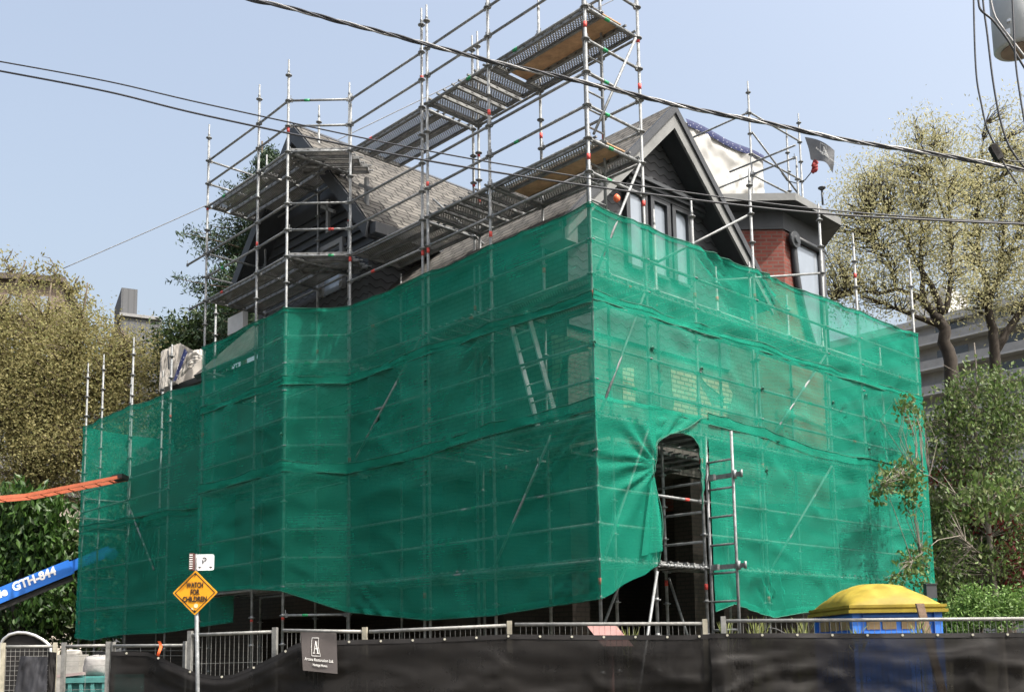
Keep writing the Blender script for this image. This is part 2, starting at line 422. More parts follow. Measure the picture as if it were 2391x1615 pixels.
def bay_across(a, b, k, inward, depth, part=True):
    pa, pb = PL[a], PL[b]; L_ = (pb-pa).length; d = (pb-pa).normalized(); n = max(1, round(L_/.37)); st = L_/n
    for i in range(n):
        plank(pa+d*(st*(i+.5))+inward*.04+UP*(Zk(k)+.062), inward, depth-.08, min(.32, st-.02), part=part)
ply = []
for k in (0, -4, -8, -12, -16):
    vis = k >= -8
    bay_along('C', 'P2', k, 3, 1.19, DR, skip=(1,) if k >= -4 else (), part=vis)
    if k >= -4:
        a = PL['C']+DR*.39+DL*.02+UP*(Zk(k)+.066); d = DL; ln = 2.05
        mb = MB(); mb.prism([a, a+DL*ln, a+DL*ln+DR*.43, a+DR*.43], UP*.018)
        ply.append((mb, a))
    bay_across('P2', 'P3', k, DR, 1.15, part=vis)
    bay_along('P3L', 'P4', k, 3, 1.15, DR, part=vis)
    bay_along('P5', 'P6', k, 3, 1.3, DR, part=vis)
    bay_along('P6', 'P7', k, 3, 1.3, DR, part=vis)
    for i in range(3):                      # filler planks across the jog
        plank(PL['P4']+V((-.02+.12*i, .16+.33*i, Zk(k)+.066)), (-1, .0, 0), 1.1+.1*i, .30, part=vis)
for k in (-8, -12, -16):
    for a, b in RIGHT[1:]: bay_across(a, b, k, DL, .75, part=(k == -8))
    bay_across('C', 'R1', k, DL, .75, part=False) if k != -8 else None
for j in range(1, 5):
    for a, b in RIGHT[1:3]:
        for i in range(4): plank(PL[a].lerp(PL[b], (i+.5)/4)+DL*(.75*j+.1)+UP*(Zk(-12)-.05-.02*j), DL, .7, .3, part=False)
for a, b in FW:
    for k in (-12, -16): bay_along(a, b, k, 3, 1.1, DR, part=False)
# the rest of the planks, deep behind the netting
mb = MB()
for me, mw in hidden_planks:
    base = len(mb.v); mb.v += [tuple(mw @ v.co) for v in me.vertices]
    for p in me.polygons: mb.f.append(tuple(base+i for i in p.vertices)); mb.m.append(1 if p.material_index == 0 else p.material_index); mb.sm.append(False)
o = mb.build('deck_plank', [PERF, STEEL_OLD, SLOT], scaf, uv=False); o['kind'] = 'stuff'
for (mb, a), lab in zip(ply, ('brown plywood sheet on the topmost scaffold deck at the corner tower', 'tan plywood sheet on the scaffold deck just below the topmost one, beside the gable')):
    tag(mb.build('plywood_sheet', WOOD, loc=a), lab, 'plywood', 'plywood sheets on the decks')

# ------------------------------------------------------------------ ladders
def ladder(name, a, b, side, width, label, rung=.28, r=.02, material=ALU, group='ladders on the scaffold', rect=False):
    root = empty(name, a, label=label, cat='ladder', group=group)
    a = V(a); b = V(b); side = V(side).normalized()*width; t = (b-a).normalized(); ln = (b-a).length
    for q in (V((0, 0, 0)), side):
        mb = MB()
        if rect:
            n = t.cross(side).normalized(); mb.box((b-a)/2+q, t*ln/2, side.normalized()*.014, n*.045)
        else: mb.tube([q, q+t*ln], r, 8)
        mb.build('rail', material, root, uv=False)
    for i in range(int(ln/rung)):
        mb = MB(); c = t*(.16+i*rung); mb.tube([c, c+side], r*.75, 8); mb.build('rung', material, root, uv=False)
    return root
la = sp(.36, .36, Zk(-7.9))
ladder('access_ladder', la, la+UP*6.6, DR, .39, 'steel access ladder standing upright inside the top corner tower of the scaffold', material=STEEL)
lb = PL['R2']-DL*.02-DR*.03+UP*.15
lo_ = ladder('side_ladder', PL['R2']-DL*.05+DR*.06+UP*.9, PL['R2']-DL*.05+DR*.06+UP*zat(PL['R2'].x, PL['R2'].y, 1018), -DL, .47, 'steel ladder clamped upright beside the arched opening in the green netting', .42, .023, STEEL)
for k in (-13.3, -16.0):
    mb = MB(); c = V((0, 0, Zk(k)-.9)); mb.box(c-DL*.27, DL*.33, DR*.008, UP*.035); mb.box(c-DL*.12-DR*.04, DL*.05, DR*.03, UP*.045); mb.tube([c-DL*.5-UP*.06, c-DL*.5+UP*.07], .03, 8); mb.tube([c-DL*.62-UP*.05, c-DL*.62+UP*.06], .02, 8)
    mb.build('clamp_bracket', STEEL, lo_, uv=False)
a = onplane(1258, 1003, PL['C']+DR*.45, DR); b = onplane(1190, 742, PL['C']+DR*.45, DR)
ladder('leaning_ladder', a, b, onplane(1293, 993, PL['C']+DR*.45, DR)-a, .40, 'aluminium ladder leaning on a slant behind the green netting left of the corner', .3, .02, ALU, rect=True)

# ------------------------------------------------------------------ netting
def net(name, path, ztop, zbot, label, out, amp=.03, seed=0, hem=(1, 1), du=.085, knots=(), kscale=1.0, ropes=(0, 1), e0=None, e1=None, lift=.05):
    """hanging sheet along a plan path; ztop/zbot give heights at each path point"""
    seg = [0]
    for a, b in zip(path, path[1:]): seg.append(seg[-1]+(b-a).length)
    tot = seg[-1]; ns = len(path)-1
    outs = out if isinstance(out, list) else [out]*ns
    def mit(a, b): return (a+b)/(1+max(-.3, a.dot(b)))
    vn = [outs[0] if e0 is None else mit(e0, outs[0])]+[mit(outs[i], outs[i+1]) for i in range(ns-1)]+[outs[-1] if e1 is None else mit(outs[-1], e1)]
    def lerp(arr, s):
        for i in range(len(seg)-1):
            if s <= seg[i+1] or i == len(seg)-2:
                f = (s-seg[i])/(seg[i+1]-seg[i]); f = min(1, max(0, f))
                return arr[i]*(1-f)+arr[i+1]*f, i, f
    nv = max(6, int((max(ztop)-min(zbot))/du)); nu = max(6, int(tot/du))
    ov = V((seed*7.3, seed*3.1, 0))
    us = sorted(set([i/nu for i in range(nu+1)]+[q/tot for q in seg])); us = [q for i, q in enumerate(us) if i == 0 or q-us[i-1] > 1e-5]; nu = len(us)-1
    def pos(u, v):
        u = us[min(nu, int(round(u*nu)))]
        s = u*tot
        p, i, f = lerp(path, s); zt = lerp(ztop, s)[0]; zb = lerp(zbot, s)[0]; bn = lerp(vn, s)[0]
        bl = 4*f*(1-f); sl = seg[i+1]-seg[i]
        zt2 = zt - .05*bl*min(1, sl/1.5)
        z = zt2+(zb-zt2)*v
        d = (noise.noise(V((s*.9, z*.55, 0))+ov)*.9 + noise.noise(V((s*1.1, z*3.2, 5))+ov)*.45+noise.noise(V(((s+z*.8)*3.1, (s-z)*.7, 9))+ov)*.4)*amp*(.15+bl)
        q_ = 1-abs(noise.noise(V((s*.75+z*.55, z*1.25-s*.35, 21))+ov))*2.2; d += .030*max(0, q_)**5*(.3+bl)
        q_ = 1-abs(noise.noise(V((s*.6-z*.9, z*.8+s*.3, 33))+ov))*2.6; d += .026*max(0, q_)**6*(.3+bl)
        kz_ = (z-Zk(0))*2; d -= .022*bl*(1-math.cos((kz_-round(kz_))*2*math.pi))*.5
        for (ks, kz, dx, dz, rad, wd) in knots:      # tension folds running from a tie
            a_ = s-ks; b_ = z-kz; l_ = a_*dx+b_*dz; c_ = a_*dz-b_*dx
            if l_ > 0:
                fall = max(0, 1-l_/rad)
                d += math.cos(c_/wd*2*math.pi)*math.exp(-(c_/(wd*2.2))**2)*.075*fall*min(1, l_/.25)
        return p+bn*lift+outs[i]*d+UP*z
    mb = MB(); mb.grid(nu, nv, pos)
    if hem[0]: mb.grid(nu, 2, lambda u, v: pos(u, v*.05)+outs[0]*.012)
    if hem[1]: mb.grid(nu, 2, lambda u, v: pos(u, 1-v*.035)+outs[0]*.012)
    o = mb.build(name, NET, uv=False); tag(o, label, 'netting', 'green debris netting sheets')
    rp = MB()
    for q in ropes: rp.tube([pos(i/nu, q)+outs[0]*.01 for i in range(nu+1)], .009, 5)
    if ropes: rp.build('edge_cord', ROPE, o, uv=False)
    return o, pos
LP = [PL[k] for k in ('C', 'P2', 'P3', 'P4', 'P5', 'P6', 'P7')]
oL = DR*-1; oJ = V((-.25, -.97, 0)); oR = DL*-1
outL = [oL, oL, oL, V((-.1, -1, 0)).normalized(), oL, oL]
zk = lambda k: Zk(k)
def jit(n, s, a): r = random.Random(s); return [r.uniform(-a, a) for _ in range(n)]
j1 = jit(7, 1, .04); j2 = jit(7, 2, .05)
net('debris_net', LP, [zk(-6)+.02]*7, [zk(-8.8)+q for q in j1], 'topmost green netting sheet on the shaded left face of the scaffold', outL, .04, 1, e0=oR, lift=.052)
net('debris_net', LP, [zk(-8.45)+q for q in j1], [zk(-12.0)+q for q in j2], 'middle green netting sheet on the shaded left face of the scaffold, sagging in folds', outL, .065, 2, e0=oR, lift=.055,
    knots=[(5.9, zk(-9.9), -.9, -.35, 1.4, .16), (7.0, zk(-9.8), .9, -.45, 1.5, .15), (7.0, zk(-11), .85, -.5, 1.3, .14), (2.1, zk(-9), .8, -.6, 1.6, .2)])
def botz(px, py, key_pt, nrm): return onplane(px, py, key_pt, nrm).z
lowL = [zat(PL['C'].x, PL['C'].y, 1398), zat(PL['P2'].x, PL['P2'].y, 1437), zat(PL['P3'].x, PL['P3'].y, 1447), zat(PL['P4'].x, PL['P4'].y, 1428), zat(PL['P5'].x, PL['P5'].y, 1379), zat(PL['P6'].x, PL['P6'].y, 1375), zat(PL['P7'].x, PL['P7'].y, 1384)]
net('debris_net', LP, [zk(-11.6)+q for q in j2], lowL, 'lowest green netting on the shaded left face, its hem looped up above the fence', outL, .06, 3, e0=oR, lift=.06,
    knots=[(.1, zk(-16), .75, -.66, 1.8, .16), (0.05, zk(-12.2), .8, -.6, 2.2, .2), (5.6, zk(-16.5), -.8, -.5, 1.6, .2)])
FP = [fl(-.55), PL['F1'], PL['F2'], PL['F3'], PL['F4']]
ft = [zat(FP[0].x, FP[0].y, 868), zat(PL['F1'].x, PL['F1'].y, 914), zat(PL['F2'].x, PL['F2'].y, 947), zat(PL['F3'].x, PL['F3'].y, 978), zat(PL['F4'].x, PL['F4'].y, 995)]
fm = [zat(FP[0].x, FP[0].y, 1170), zat(PL['F1'].x, PL['F1'].y, 1190), zat(PL['F2'].x, PL['F2'].y, 1208), zat(PL['F3'].x, PL['F3'].y, 1220), zat(PL['F4'].x, PL['F4'].y, 1226)]
fb = [zat(FP[0].x, FP[0].y, 1452), zat(PL['F1'].x, PL['F1'].y, 1477), zat(PL['F2'].x, PL['F2'].y, 1481), zat(PL['F3'].x, PL['F3'].y, 1494), zat(PL['F4'].x, PL['F4'].y, 1488)]
net('debris_net', FP, ft, [q-.05 for q in fm], 'green netting sheet on the low far-left wing of the scaffold, upper half', oL, .05, 4, du=.14, e1=DL)
net('debris_net', FP, fm, fb, 'green netting sheet on the low far-left wing of the scaffold, lower half with slanting folds', oL, .07, 5, du=.14, e1=DL, lift=.06,
    knots=[(4.6, fm[2], -.55, -.83, 2.6, .3), (4.0, fm[2]-.5, -.55, -.83, 2.6, .32), (5.4, fm[2]-.4, -.5, -.86, 2.4, .3)])
# short return at the far-left end
net('debris_net', [PL['F4'], PL['F4']+DR*2.4], [ft[4], ft[4]-.05], [fb[4], fb[4]], 'narrow green netting return wrapping the far-left end of the scaffold', DL, .04, 6, e0=oL, du=.16, ropes=())
RP = [PL[k] for k in ('C', 'R1', 'R2', 'R3', 'R4', 'R5', 'R6')]
j3 = jit(7, 5, .03); j4 = jit(7, 6, .05)
net('debris_net', RP, [zk(-6)+.02]*7, [zk(-8.8)+q for q in j3], 'topmost green netting sheet on the sunlit right face of the scaffold', oR, .042, 7, e0=oL, e1=DR, lift=.052,
    knots=[(3.99, zk(-6), .8, -.6, 1.2, .16), (2.4, zk(-6), .85, -.5, 1.3, .18), (9.4, zk(-6.3), -.95, -.2, 1.1, .15)])
net('debris_net', RP, [zk(-8.5)+q for q in j3], [zk(-11.6)+q for q in j4], 'middle green netting on the sunlit right face, bunched in folds along its hem', oR, .065, 8, e0=oL, e1=DR, lift=.055,
    knots=[(6.2, zk(-10.1), .8, -.6, 1.3, .13), (7.3, zk(-10.0), .72, -.7, 1.5, .13), (6.2, zk(-9.8), .85, -.5, 1.2, .12), (7.3, zk(-9.4), .6, -.8, 1.2, .13), (1.2, zk(-9.7), .7, -.3, .5, .1), (2.4, zk(-9.9), .7, -.3, .5, .1), (4.2, zk(-11.2), .9, -.4, 1.8, .14)])
# lower right sheet, left piece: gathered back from the arched opening
nC = oR
def gpt(px, py, off=.07): return onplane(px, py, PL['C']+nC*off, nC)
zt0, zb0 = zk(-11.5), zat(PL['C'].x, PL['C'].y, 1398)
edge = [(1640, 972), (1600, 1000), (1552, 1018), (1533, 1040), (1528, 1075), (1526, 1110), (1530, 1150), (1538, 1190), (1541, 1230), (1537, 1275), (1533, 1320)]
def curve(pts, t):
    x = t*(len(pts)-1); i = min(int(x), len(pts)-2); f = x-i
    p0, p1, p2, p3 = pts[max(i-1, 0)], pts[i], pts[i+1], pts[min(i+2, len(pts)-1)]
    return tuple(.5*(2*b+(c-a)*f+(2*a-5*b+4*c-d)*f*f+(3*b-a-3*c+d)*f**3) for a, b, c, d in zip(p0, p1, p2, p3))
bot = [(1400, 1398), (1428, 1384), (1460, 1360), (1500, 1342), (1533, 1320)]
lft = [(1384, 925), (1388, 990), (1392, 1060), (1394, 1130), (1396, 1200), (1398, 1290), (1400, 1398)]
top = [(1384, 925), (1450, 935), (1520, 948), (1580, 962), (1640, 972)]
def coons(u, v):
    l, r, t, b = curve(lft, v), curve(edge, v), curve(top, u), curve(bot, u)
    return tuple((1-u)*l[i]+u*r[i]+(1-v)*t[i]+v*b[i]-((1-u)*(1-v)*lft[0][i]+u*(1-v)*edge[0][i]+(1-u)*v*lft[-1][i]+u*v*bot[-1][i]) for i in (0, 1))
def gath(u, v):
    px, py = coons(u, v); p = gpt(px, py)
    # folds run into the gather point near (1530,1085)
    ax, ay = px-1532, py-1085; an = math.atan2(ay, -ax); rr = math.hypot(ax, ay)
    d = .045*math.sin(an*13+noise.noise(V((an*2, rr*.01, 3)))*3)*min(1, rr/40)*max(.15, 1-rr/220)+.03*noise.noise(V((px*.02, py*.008, 1)))
    d += .03*u*max(0, v-.4)*math.sin(px*.16)
    return p+nC*(d+.02)
mb = MB(); mb.grid(44, 64, gath)
o = mb.build('debris_net', NET, uv=False); tag(o, 'green netting drawn aside in gathered folds left of the arched opening', 'netting', 'green debris netting sheets')
mb = MB()
def flap(u, v):
    px = 1526+(-28+u*46)*v**.7+u*2; py = 1112+v*(185-u*12) ; p = gpt(px, py, .13)
    return p+nC*(.035*math.sin(u*9)*v)
mb.grid(14, 24, flap); mb.build('tied_back_flap', NET, o, uv=False)
mb = MB(); mb.tube([gath(1, i/30)+nC*.01 for i in range(31)], .01, 5); mb.build('edge_cord', ROPE, o, uv=False)
arch = [(1522, 1050), (1536, 1028), (1556, 1016), (1580, 1011), (1604, 1014), (1620, 1026), (1630, 1052), (1636, 1100), (1640, 1150), (1641, 1190)]
def val(u, v):
    t = (1515+140*u, 944+38*u); b = curve(arch, u); px = t[0]*(1-v)+b[0]*v; py = t[1]*(1-v)+b[1]*v
    if u > .75: px = px*(1-v*.0)
    return gpt(px, py, .075)+nC*(.02*math.sin(px*.13+v*4)*v+.012*math.sin(py*.2))
mb = MB(); mb.grid(40, 12, val); mb.build('arch_valance', NET, o, uv=False)
mb = MB(); mb.tube([val(i/40, 1)+nC*.006 for i in range(41)], .011, 5); mb.build('arch_cord', ROPE, o, uv=False)
# lower right sheet, right piece
RQ = [PL['R2']+DR*.12, PL['R2']+DR*.6, PL['R3'], PL['R3']+DR*.9, PL['R4'], PL['R5'], PL['R6']]
zq = lambda p, y: zat(p.x, p.y, y)
net('debris_net', RQ, [zk(-11.25), zk(-11.25), zk(-11.25)+j4[3], zk(-11.5), zk(-11.5)+j4[4], zk(-11.5), zk(-11.5)], [zq(RQ[0], 1428), zq(RQ[1], 1410), zq(RQ[2], 1442), zq(RQ[3], 1430), zq(RQ[4], 1425), zq(RQ[5], 1420), zq(RQ[6], 1405)],
    'lowest green netting sheet on the sunlit right face, right of the arched opening', oR, .05, 9, e1=DR, lift=.06, knots=[(1.5, zk(-16), -.35, -.93, 1.1, .12), (.6, zk(-16), .1, -1, 1, .12), (1.5, zk(-16), .5, -.86, 1.1, .12)])
tb = MB()
for key, k, n_ in (('R1', -9.7, oR), ('R2', -9.9, oR), ('R3', -10.0, oR), ('R4', -9.8, oR), ('R5', -9.2, oR), ('R5', -11.2, oR), ('P2', -9.5, oL), ('P3', -9.6, oL), ('P4', -9.8, oL), ('P2', -13, oL), ('P3', -12.6, oL), ('C', -10, (oR+oL)), ('C', -12, (oR+oL)), ('R3', -12.7, oR), ('P5', -10.6, oL), ('F2', -12.3, oL)):
    c = PL[key]+UP*Zk(k)+n_*.075; tb = MB(); tb.tube([c-DR*.03-UP*.01, c+UP*.018+DR*.002, c+DR*.035-UP*.015], [.008, .022, .007], 6); tb.tube([c, c-UP*.09+DR*.02+n_*.012], .006, 5)
    tb.build('net_tie', ROPE, scaf, uv=False)
# end return at far right
net('debris_net', [PL['R6'], PL['R6']+DL*2.6], [zk(-6)]*2, [zq(PL['R6'], 1405)]*2, 'green netting return wrapping the far-right end of the scaffold', DR, .03, 10, e0=oR, du=.16, ropes=())
# ------------------------------------------------------------------ house materials
def uvmat(name, build, rough=.8, bump=.0, spec=.3):
    m, nt, out = mat(name)
    tc = N(nt, 'ShaderNodeTexCoord'); b = N(nt, 'ShaderNodeBsdfPrincipled', Roughness=rough); b.inputs['Specular IOR Level'].default_value = spec
    col, h = build(nt, tc)
    L(nt, col, b.inputs['Base Color'])
    if h is not None and bump:
        bp = N(nt, 'ShaderNodeBump', Strength=bump, Distance=.02); L(nt, h, bp.inputs['Height']); L(nt, bp.outputs[0], b.inputs['Normal'])
    L(nt, b.outputs[0], out.inputs[0]); return m
def brickmat(name, c1, c2, mortar, bw=.22, bh=.075, ms=.012, patch=None, bump=.5):
    def f(nt, tc):
        br = N(nt, 'ShaderNodeTexBrick', Scale=1.0); br.offset = .5
        br.inputs['Brick Width'].default_value = bw; br.inputs['Row Height'].default_value = bh; br.inputs['Mortar Size'].default_value = ms
        br.inputs['Color1'].default_value = (*c1, 1); br.inputs['Color2'].default_value = (*c2, 1); br.inputs['Mortar'].default_value = (*mortar, 1)
        L(nt, tc.outputs['UV'], br.inputs['Vector'])
        nz = N(nt, 'ShaderNodeTexNoise', Scale=1.7, Detail=7., Roughness=.7); L(nt, tc.outputs['UV'], nz.inputs['Vector'])
        mx = N(nt, 'ShaderNodeMix', data_type='RGBA', blend_type='MULTIPLY'); mx.inputs[0].default_value = .8
        L(nt, br.outputs['Color'], mx.inputs[6]); L(nt, ramp(nt, nz.outputs['Fac'], [(.3, (.6, .58, .56)), (.7, (1.15, 1.1, 1.08))]), mx.inputs[7])
        return mx.outputs[2], br.outputs['Fac']
    return uvmat(name, f, .85, -bump)
BRICKD = brickmat('dark_paint_and_shade_brick', (.034, .028, .024), (.042, .034, .028), (.022, .02, .018))  # dark paint tone, lowered further to hold shade under the netting
BRICKR = brickmat('red_brick', (.13, .034, .026), (.19, .050, .037), (.13, .078, .068), .22, .078, .013)
BRICKT = brickmat('stripped_tan_brick', (.30, .235, .165), (.38, .30, .21), (.11, .09, .07), .23, .085, .014)
BRICKP = brickmat('painted_brick', (.075, .074, .068), (.10, .098, .088), (.045, .044, .04), .23, .085, .014)
def shingles(nt, tc):
    br = N(nt, 'ShaderNodeTexBrick', Scale=1.0); br.offset = .37; br.offset_frequency = 2
    br.inputs['Brick Width'].default_value = .32; br.inputs['Row Height'].default_value = .17; br.inputs['Mortar Size'].default_value = .020; br.inputs['Bias'].default_value = .1
    br.inputs['Color1'].default_value = (.062, .060, .056, 1); br.inputs['Color2'].default_value = (.118, .112, .102, 1); br.inputs['Mortar'].default_value = (.014, .013, .012, 1)
    L(nt, tc.outputs['UV'], br.inputs['Vector'])
    nz = N(nt, 'ShaderNodeTexNoise', Scale=2.3, Detail=8., Roughness=.7); L(nt, tc.outputs['UV'], nz.inputs['Vector'])
    mx = N(nt, 'ShaderNodeMix', data_type='RGBA', blend_type='MULTIPLY'); mx.inputs[0].default_value = .7
    L(nt, br.outputs['Color'], mx.inputs[6]); L(nt, ramp(nt, nz.outputs['Fac'], [(.25, (.45, .44, .42)), (.5, (.85, .85, .85)), (.75, (1.3, 1.28, 1.22))]), mx.inputs[7])
    return mx.outputs[2], br.outputs['Fac']
ROOFM = uvmat('grey_brown_shingles', shingles, .9, -.7)
def scales(nt, tc):
    sp_ = N(nt, 'ShaderNodeSeparateXYZ'); L(nt, tc.outputs['UV'], sp_.inputs[0])
    def mth(op, a, b=None):
        n = N(nt, 'ShaderNodeMath', operation=op)
        for i, q in enumerate((a, b)):
            if q is None: continue
            if isinstance(q, (int, float)): n.inputs[i].default_value = q
            else: L(nt, q, n.inputs[i])
        return n.outputs[0]
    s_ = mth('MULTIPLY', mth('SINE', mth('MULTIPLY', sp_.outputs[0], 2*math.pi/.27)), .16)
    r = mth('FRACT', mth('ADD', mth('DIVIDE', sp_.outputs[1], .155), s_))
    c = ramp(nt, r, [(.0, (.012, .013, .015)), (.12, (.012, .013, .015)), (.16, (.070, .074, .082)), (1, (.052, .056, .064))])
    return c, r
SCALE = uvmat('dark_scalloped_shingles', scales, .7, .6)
DARKP = simple('charcoal_paint', (.034, .038, .044), .55, 0, .2, 4, .05)
GREYP = simple('mid_grey_paint', (.20, .205, .21), .6, 0, .12, 4)
FASC = simple('weathered_grey_fascia', (.15, .155, .155), .6, 0, .2, 3, .06)
GLASS = simple('window_glass', (.20, .23, .27), .08, 0, .15, .8, 0, .8)
WHITEP = simple('pale_grey_render', (.45, .45, .45), .8, 0, .1, 3)
METALP = simple('rusty_vent_pipe', (.075, .06, .05), .6, .2, .3, 9)

def S3(s, o, z): return sp(s, o, z)
house = empty('old_house', (0, 0, 0), label='old house with steep shingled gables, dark scalloped cladding and a brick turret inside the scaffold', cat='house')
house.location = sp(3, 4, 0); HM = house.location.copy()
def hpart(mb, name, mats, parent=None, **k):
    o = mb.build(name, mats, loc=HM if parent is None else None, **k)
    if parent is None: o.parent = house; o.location = (0, 0, 0)
    else:
        for v in o.data.vertices: v.co -= HM
        o.parent = parent
    return o
def slab(mb, s0, s1, o0, o1, z0, z1, m=0):
    c = sp((s0+s1)/2, (o0+o1)/2, (z0+z1)/2); mb.box(c, DR*((s1-s0)/2), DL*((o1-o0)/2), UP*((z1-z0)/2), m)
# main walls
mb = MB(); slab(mb, 1.55, 8.6, 1.98, 14, 4.72, 8.5); hpart(mb, 'wall', BRICKP)
mb = MB(); slab(mb, 3.2, 8.5, 5.4, 14, 0, 4.71); hpart(mb, 'ground_floor_wall', BRICKD)
for s_, o_ in ((1.75, 2.2), (1.75, 5.0), (4.9, 2.2), (8.2, 2.2)):
    mb = MB(); slab(mb, s_-.2, s_+.2, o_-.2, o_+.2, 0, 4.71); hpart(mb, 'porch_pier', BRICKD)
mb = MB(); slab(mb, .72, 3.0, 6.3, 10.3, 2.4, 9.2); bayw = hpart(mb, 'bay_wall', BRICKD)
mb = MB(); slab(mb, 1.2, 6, 10.36, 12.2, 6.61, 7.6); hpart(mb, 'rear_wing_wall', BRICKD)
mb = MB(); slab(mb, .66, 2.2, 6.26, 10.34, 6.4, 9.35); hpart(mb, 'shingled_bay_wall', SCALE)
mb = MB(); slab(mb, 1.56, 6.0, 1.93, 3.0, 6.9, 8.9); hpart(mb, 'shingled_wall', SCALE)
mb = MB(); slab(mb, .85, 9.5, 10.36, 17.4, 0, 6.6); hpart(mb, 'rear_wing_wall', BRICKD)
# front gable
GA = (3.94, 11.24); GF = 8.33; GS = 2.9; GO = 1.5
mb = MB(); mb.prism([S3(GA[0]-2.6, 1.95, GF-.2), S3(GA[0]+2.6, 1.95, GF-.2), S3(GA[0]+2.6, 1.95, GF+.3), S3(GA[0], 1.95, GA[1]-.25), S3(GA[0]-2.6, 1.95, GF+.3)], DL*.3); hpart(mb, 'gable_wall', SCALE)
def roofslab(mb, a, b, c, d, th=.13):
    """quad a b c d (top face) with a thickness below it"""
    n = (b-a).cross(d-a).normalized()
    if n.z < 0: n = -n
    mb.prism([a, b, c, d], -n*th, 0, 1)
mb = MB()
roofslab(mb, S3(GA[0], GO, GA[1]+.12), S3(GA[0]-GS-.05, GO, GF+.1), S3(GA[0]-GS-.05, 14, GF+.1), S3(GA[0], 14, GA[1]+.12))
roofslab(mb, S3(GA[0], GO, GA[1]+.12), S3(GA[0]+GS+.05, GO, GF+.1), S3(GA[0]+GS+.05, 9, GF+.1), S3(GA[0], 9, GA[1]+.12))
mainroof = hpart(mb, 'roof', [ROOFM, DARKP])
for sg in (-1, 1):                          # barge boards: fascia, and a thinner upper moulding
    a = S3(GA[0], GO-.03, GA[1]-.03); b = S3(GA[0]+sg*(GS+.02), GO-.03, GF-.05); d = (b-a).normalized(); w = UP*-.24
    mb = MB(); mb.prism([a, b, b+w*.9+DR*sg*.0, a+w*1.25], DL*.05); hpart(mb, 'barge_board', FASC)
    mb = MB(); a3 = a-DL*.04+UP*.15; b3 = b-DL*.04+UP*.15; mb.prism([a3, b3, b3-UP*.17, a3-UP*.17], DL*.07); hpart(mb, 'barge_moulding', DARKP)
    # soffit behind the board
    mb = MB(); a2 = S3(GA[0], GO+.02, GA[1]-.22); b2 = S3(GA[0]+sg*GS, GO+.02, GF-.16)
    mb.face([a2, b2, b2+DL*.42, a2+DL*.42] if sg > 0 else [b2, a2, a2+DL*.42, b2+DL*.42]); hpart(mb, 'soffit', DARKP)
mb = MB(); slab(mb, 1.0, 1.35, GO, GO+.5, GF-.25, GF+.02); hpart(mb, 'eave_return', FASC)
mb = MB(); slab(mb, GA[0]-GS-.12, GA[0]-GS+.0, GO, 5.6, GF-.08, GF+.06); hpart(mb, 'gutter', DARKP)
# cornice over the gable windows
pl0 = sp(0, 1.9, 0)
def fr(px, py, o=1.9): q = onplane(px, py, sp(0, o), DL)-C0; return q.dot(DR), q.z
sa, za = fr(1465, 432); sb, zb = fr(1632, 503)
zc = (za+zb)/2
for i, (dz, dep) in enumerate(((0, .10), (.07, .16), (.15, .22))):
    mb = MB(); slab(mb, sa-.1, sb+.1, 1.93-dep, 1.94, zc-.04+dz, zc+.025+dz); hpart(mb, 'cornice', DARKP)
for x0, x1, yt in ((1465, 1497, 452), (1522, 1551, 473), (1572, 1600, 494)):
    s0, z1 = fr(x0, yt); s1, _ = fr(x1, yt); z1 = zc-.12; z0 = z1-1.35
    fb_ = MB()
    slab(fb_, s0-.1, s0, 1.84, 1.93, z0, z1+.08); slab(fb_, s1, s1+.1, 1.84, 1.93, z0, z1+.08); slab(fb_, s0, s1, 1.84, 1.93, z1, z1+.08); slab(fb_, s0, s1, 1.84, 1.93, z0-.06, z0)
    w_ = hpart(fb_, 'window', DARKP)
    g_ = MB(); pts = [S3(s0, 1.905, z0), S3(s1, 1.905, z0), S3(s1, 1.905, z1-.14)]
    pts += [S3((s0+s1)/2+(s1-s0)/2*math.cos(a), 1.905, z1-.14+.13*math.sin(a)) for a in (math.radians(t) for t in range(15, 180, 15))]+[S3(s0, 1.905, z1-.14)]
    g_.face(pts); hpart(g_, 'pane', GLASS, w_)
    g_ = MB(); slab(g_, s0, s1, 1.908, 1.915, z0, z1); hpart(g_, 'spandrel', DARKP, w_)
# left cross gable
LA = (8.24, 12.28); LF = 9.35; LS = .2; LHW = 2.62
prof = [(0, 12.28), (.62, 11.62), (1.4, 10.75), (2.05, 10.05), (2.62, 9.38)]
for sg in (-1, 1):
    mb = MB()
    for (x0, z0), (x1, z1) in zip(prof, prof[1:]):
        roofslab(mb, S3(LS, LA[0]+sg*x0, z0+.1), S3(LS, LA[0]+sg*x1, z1+.1), S3(5.0, LA[0]+sg*x1, z1+.1), S3(5.0, LA[0]+sg*x0, z0+.1))
    hpart(mb, 'roof', [ROOFM, DARKP])
    mb = MB(); pts = [S3(LS-.03, LA[0]+sg*x, z+.06) for x, z in prof]; low = [S3(LS-.03, LA[0]+sg*max(0, x-.05), z-.22-.1*(i == 0)) for i, (x, z) in enumerate(prof)]
    for i in range(4): mb.prism([pts[i], pts[i+1], low[i+1], low[i]], DR*.05)
    hpart(mb, 'barge_board', DARKP)
    mb = MB()
    for i in range(4): q = [low[i]+DR*.06, low[i+1]+DR*.06, low[i+1]+DR*.6, low[i]+DR*.6]; mb.face(q)
    hpart(mb, 'soffit', DARKP)
mb = MB(); mb.prism([S3(.68, LA[0]+x*sg, z-.15) for sg, (x, z) in [(-1, p) for p in prof[::-1]]+[(1, p) for p in prof[1:]]], DR*.3); hpart(mb, 'gable_wall', DARKP)
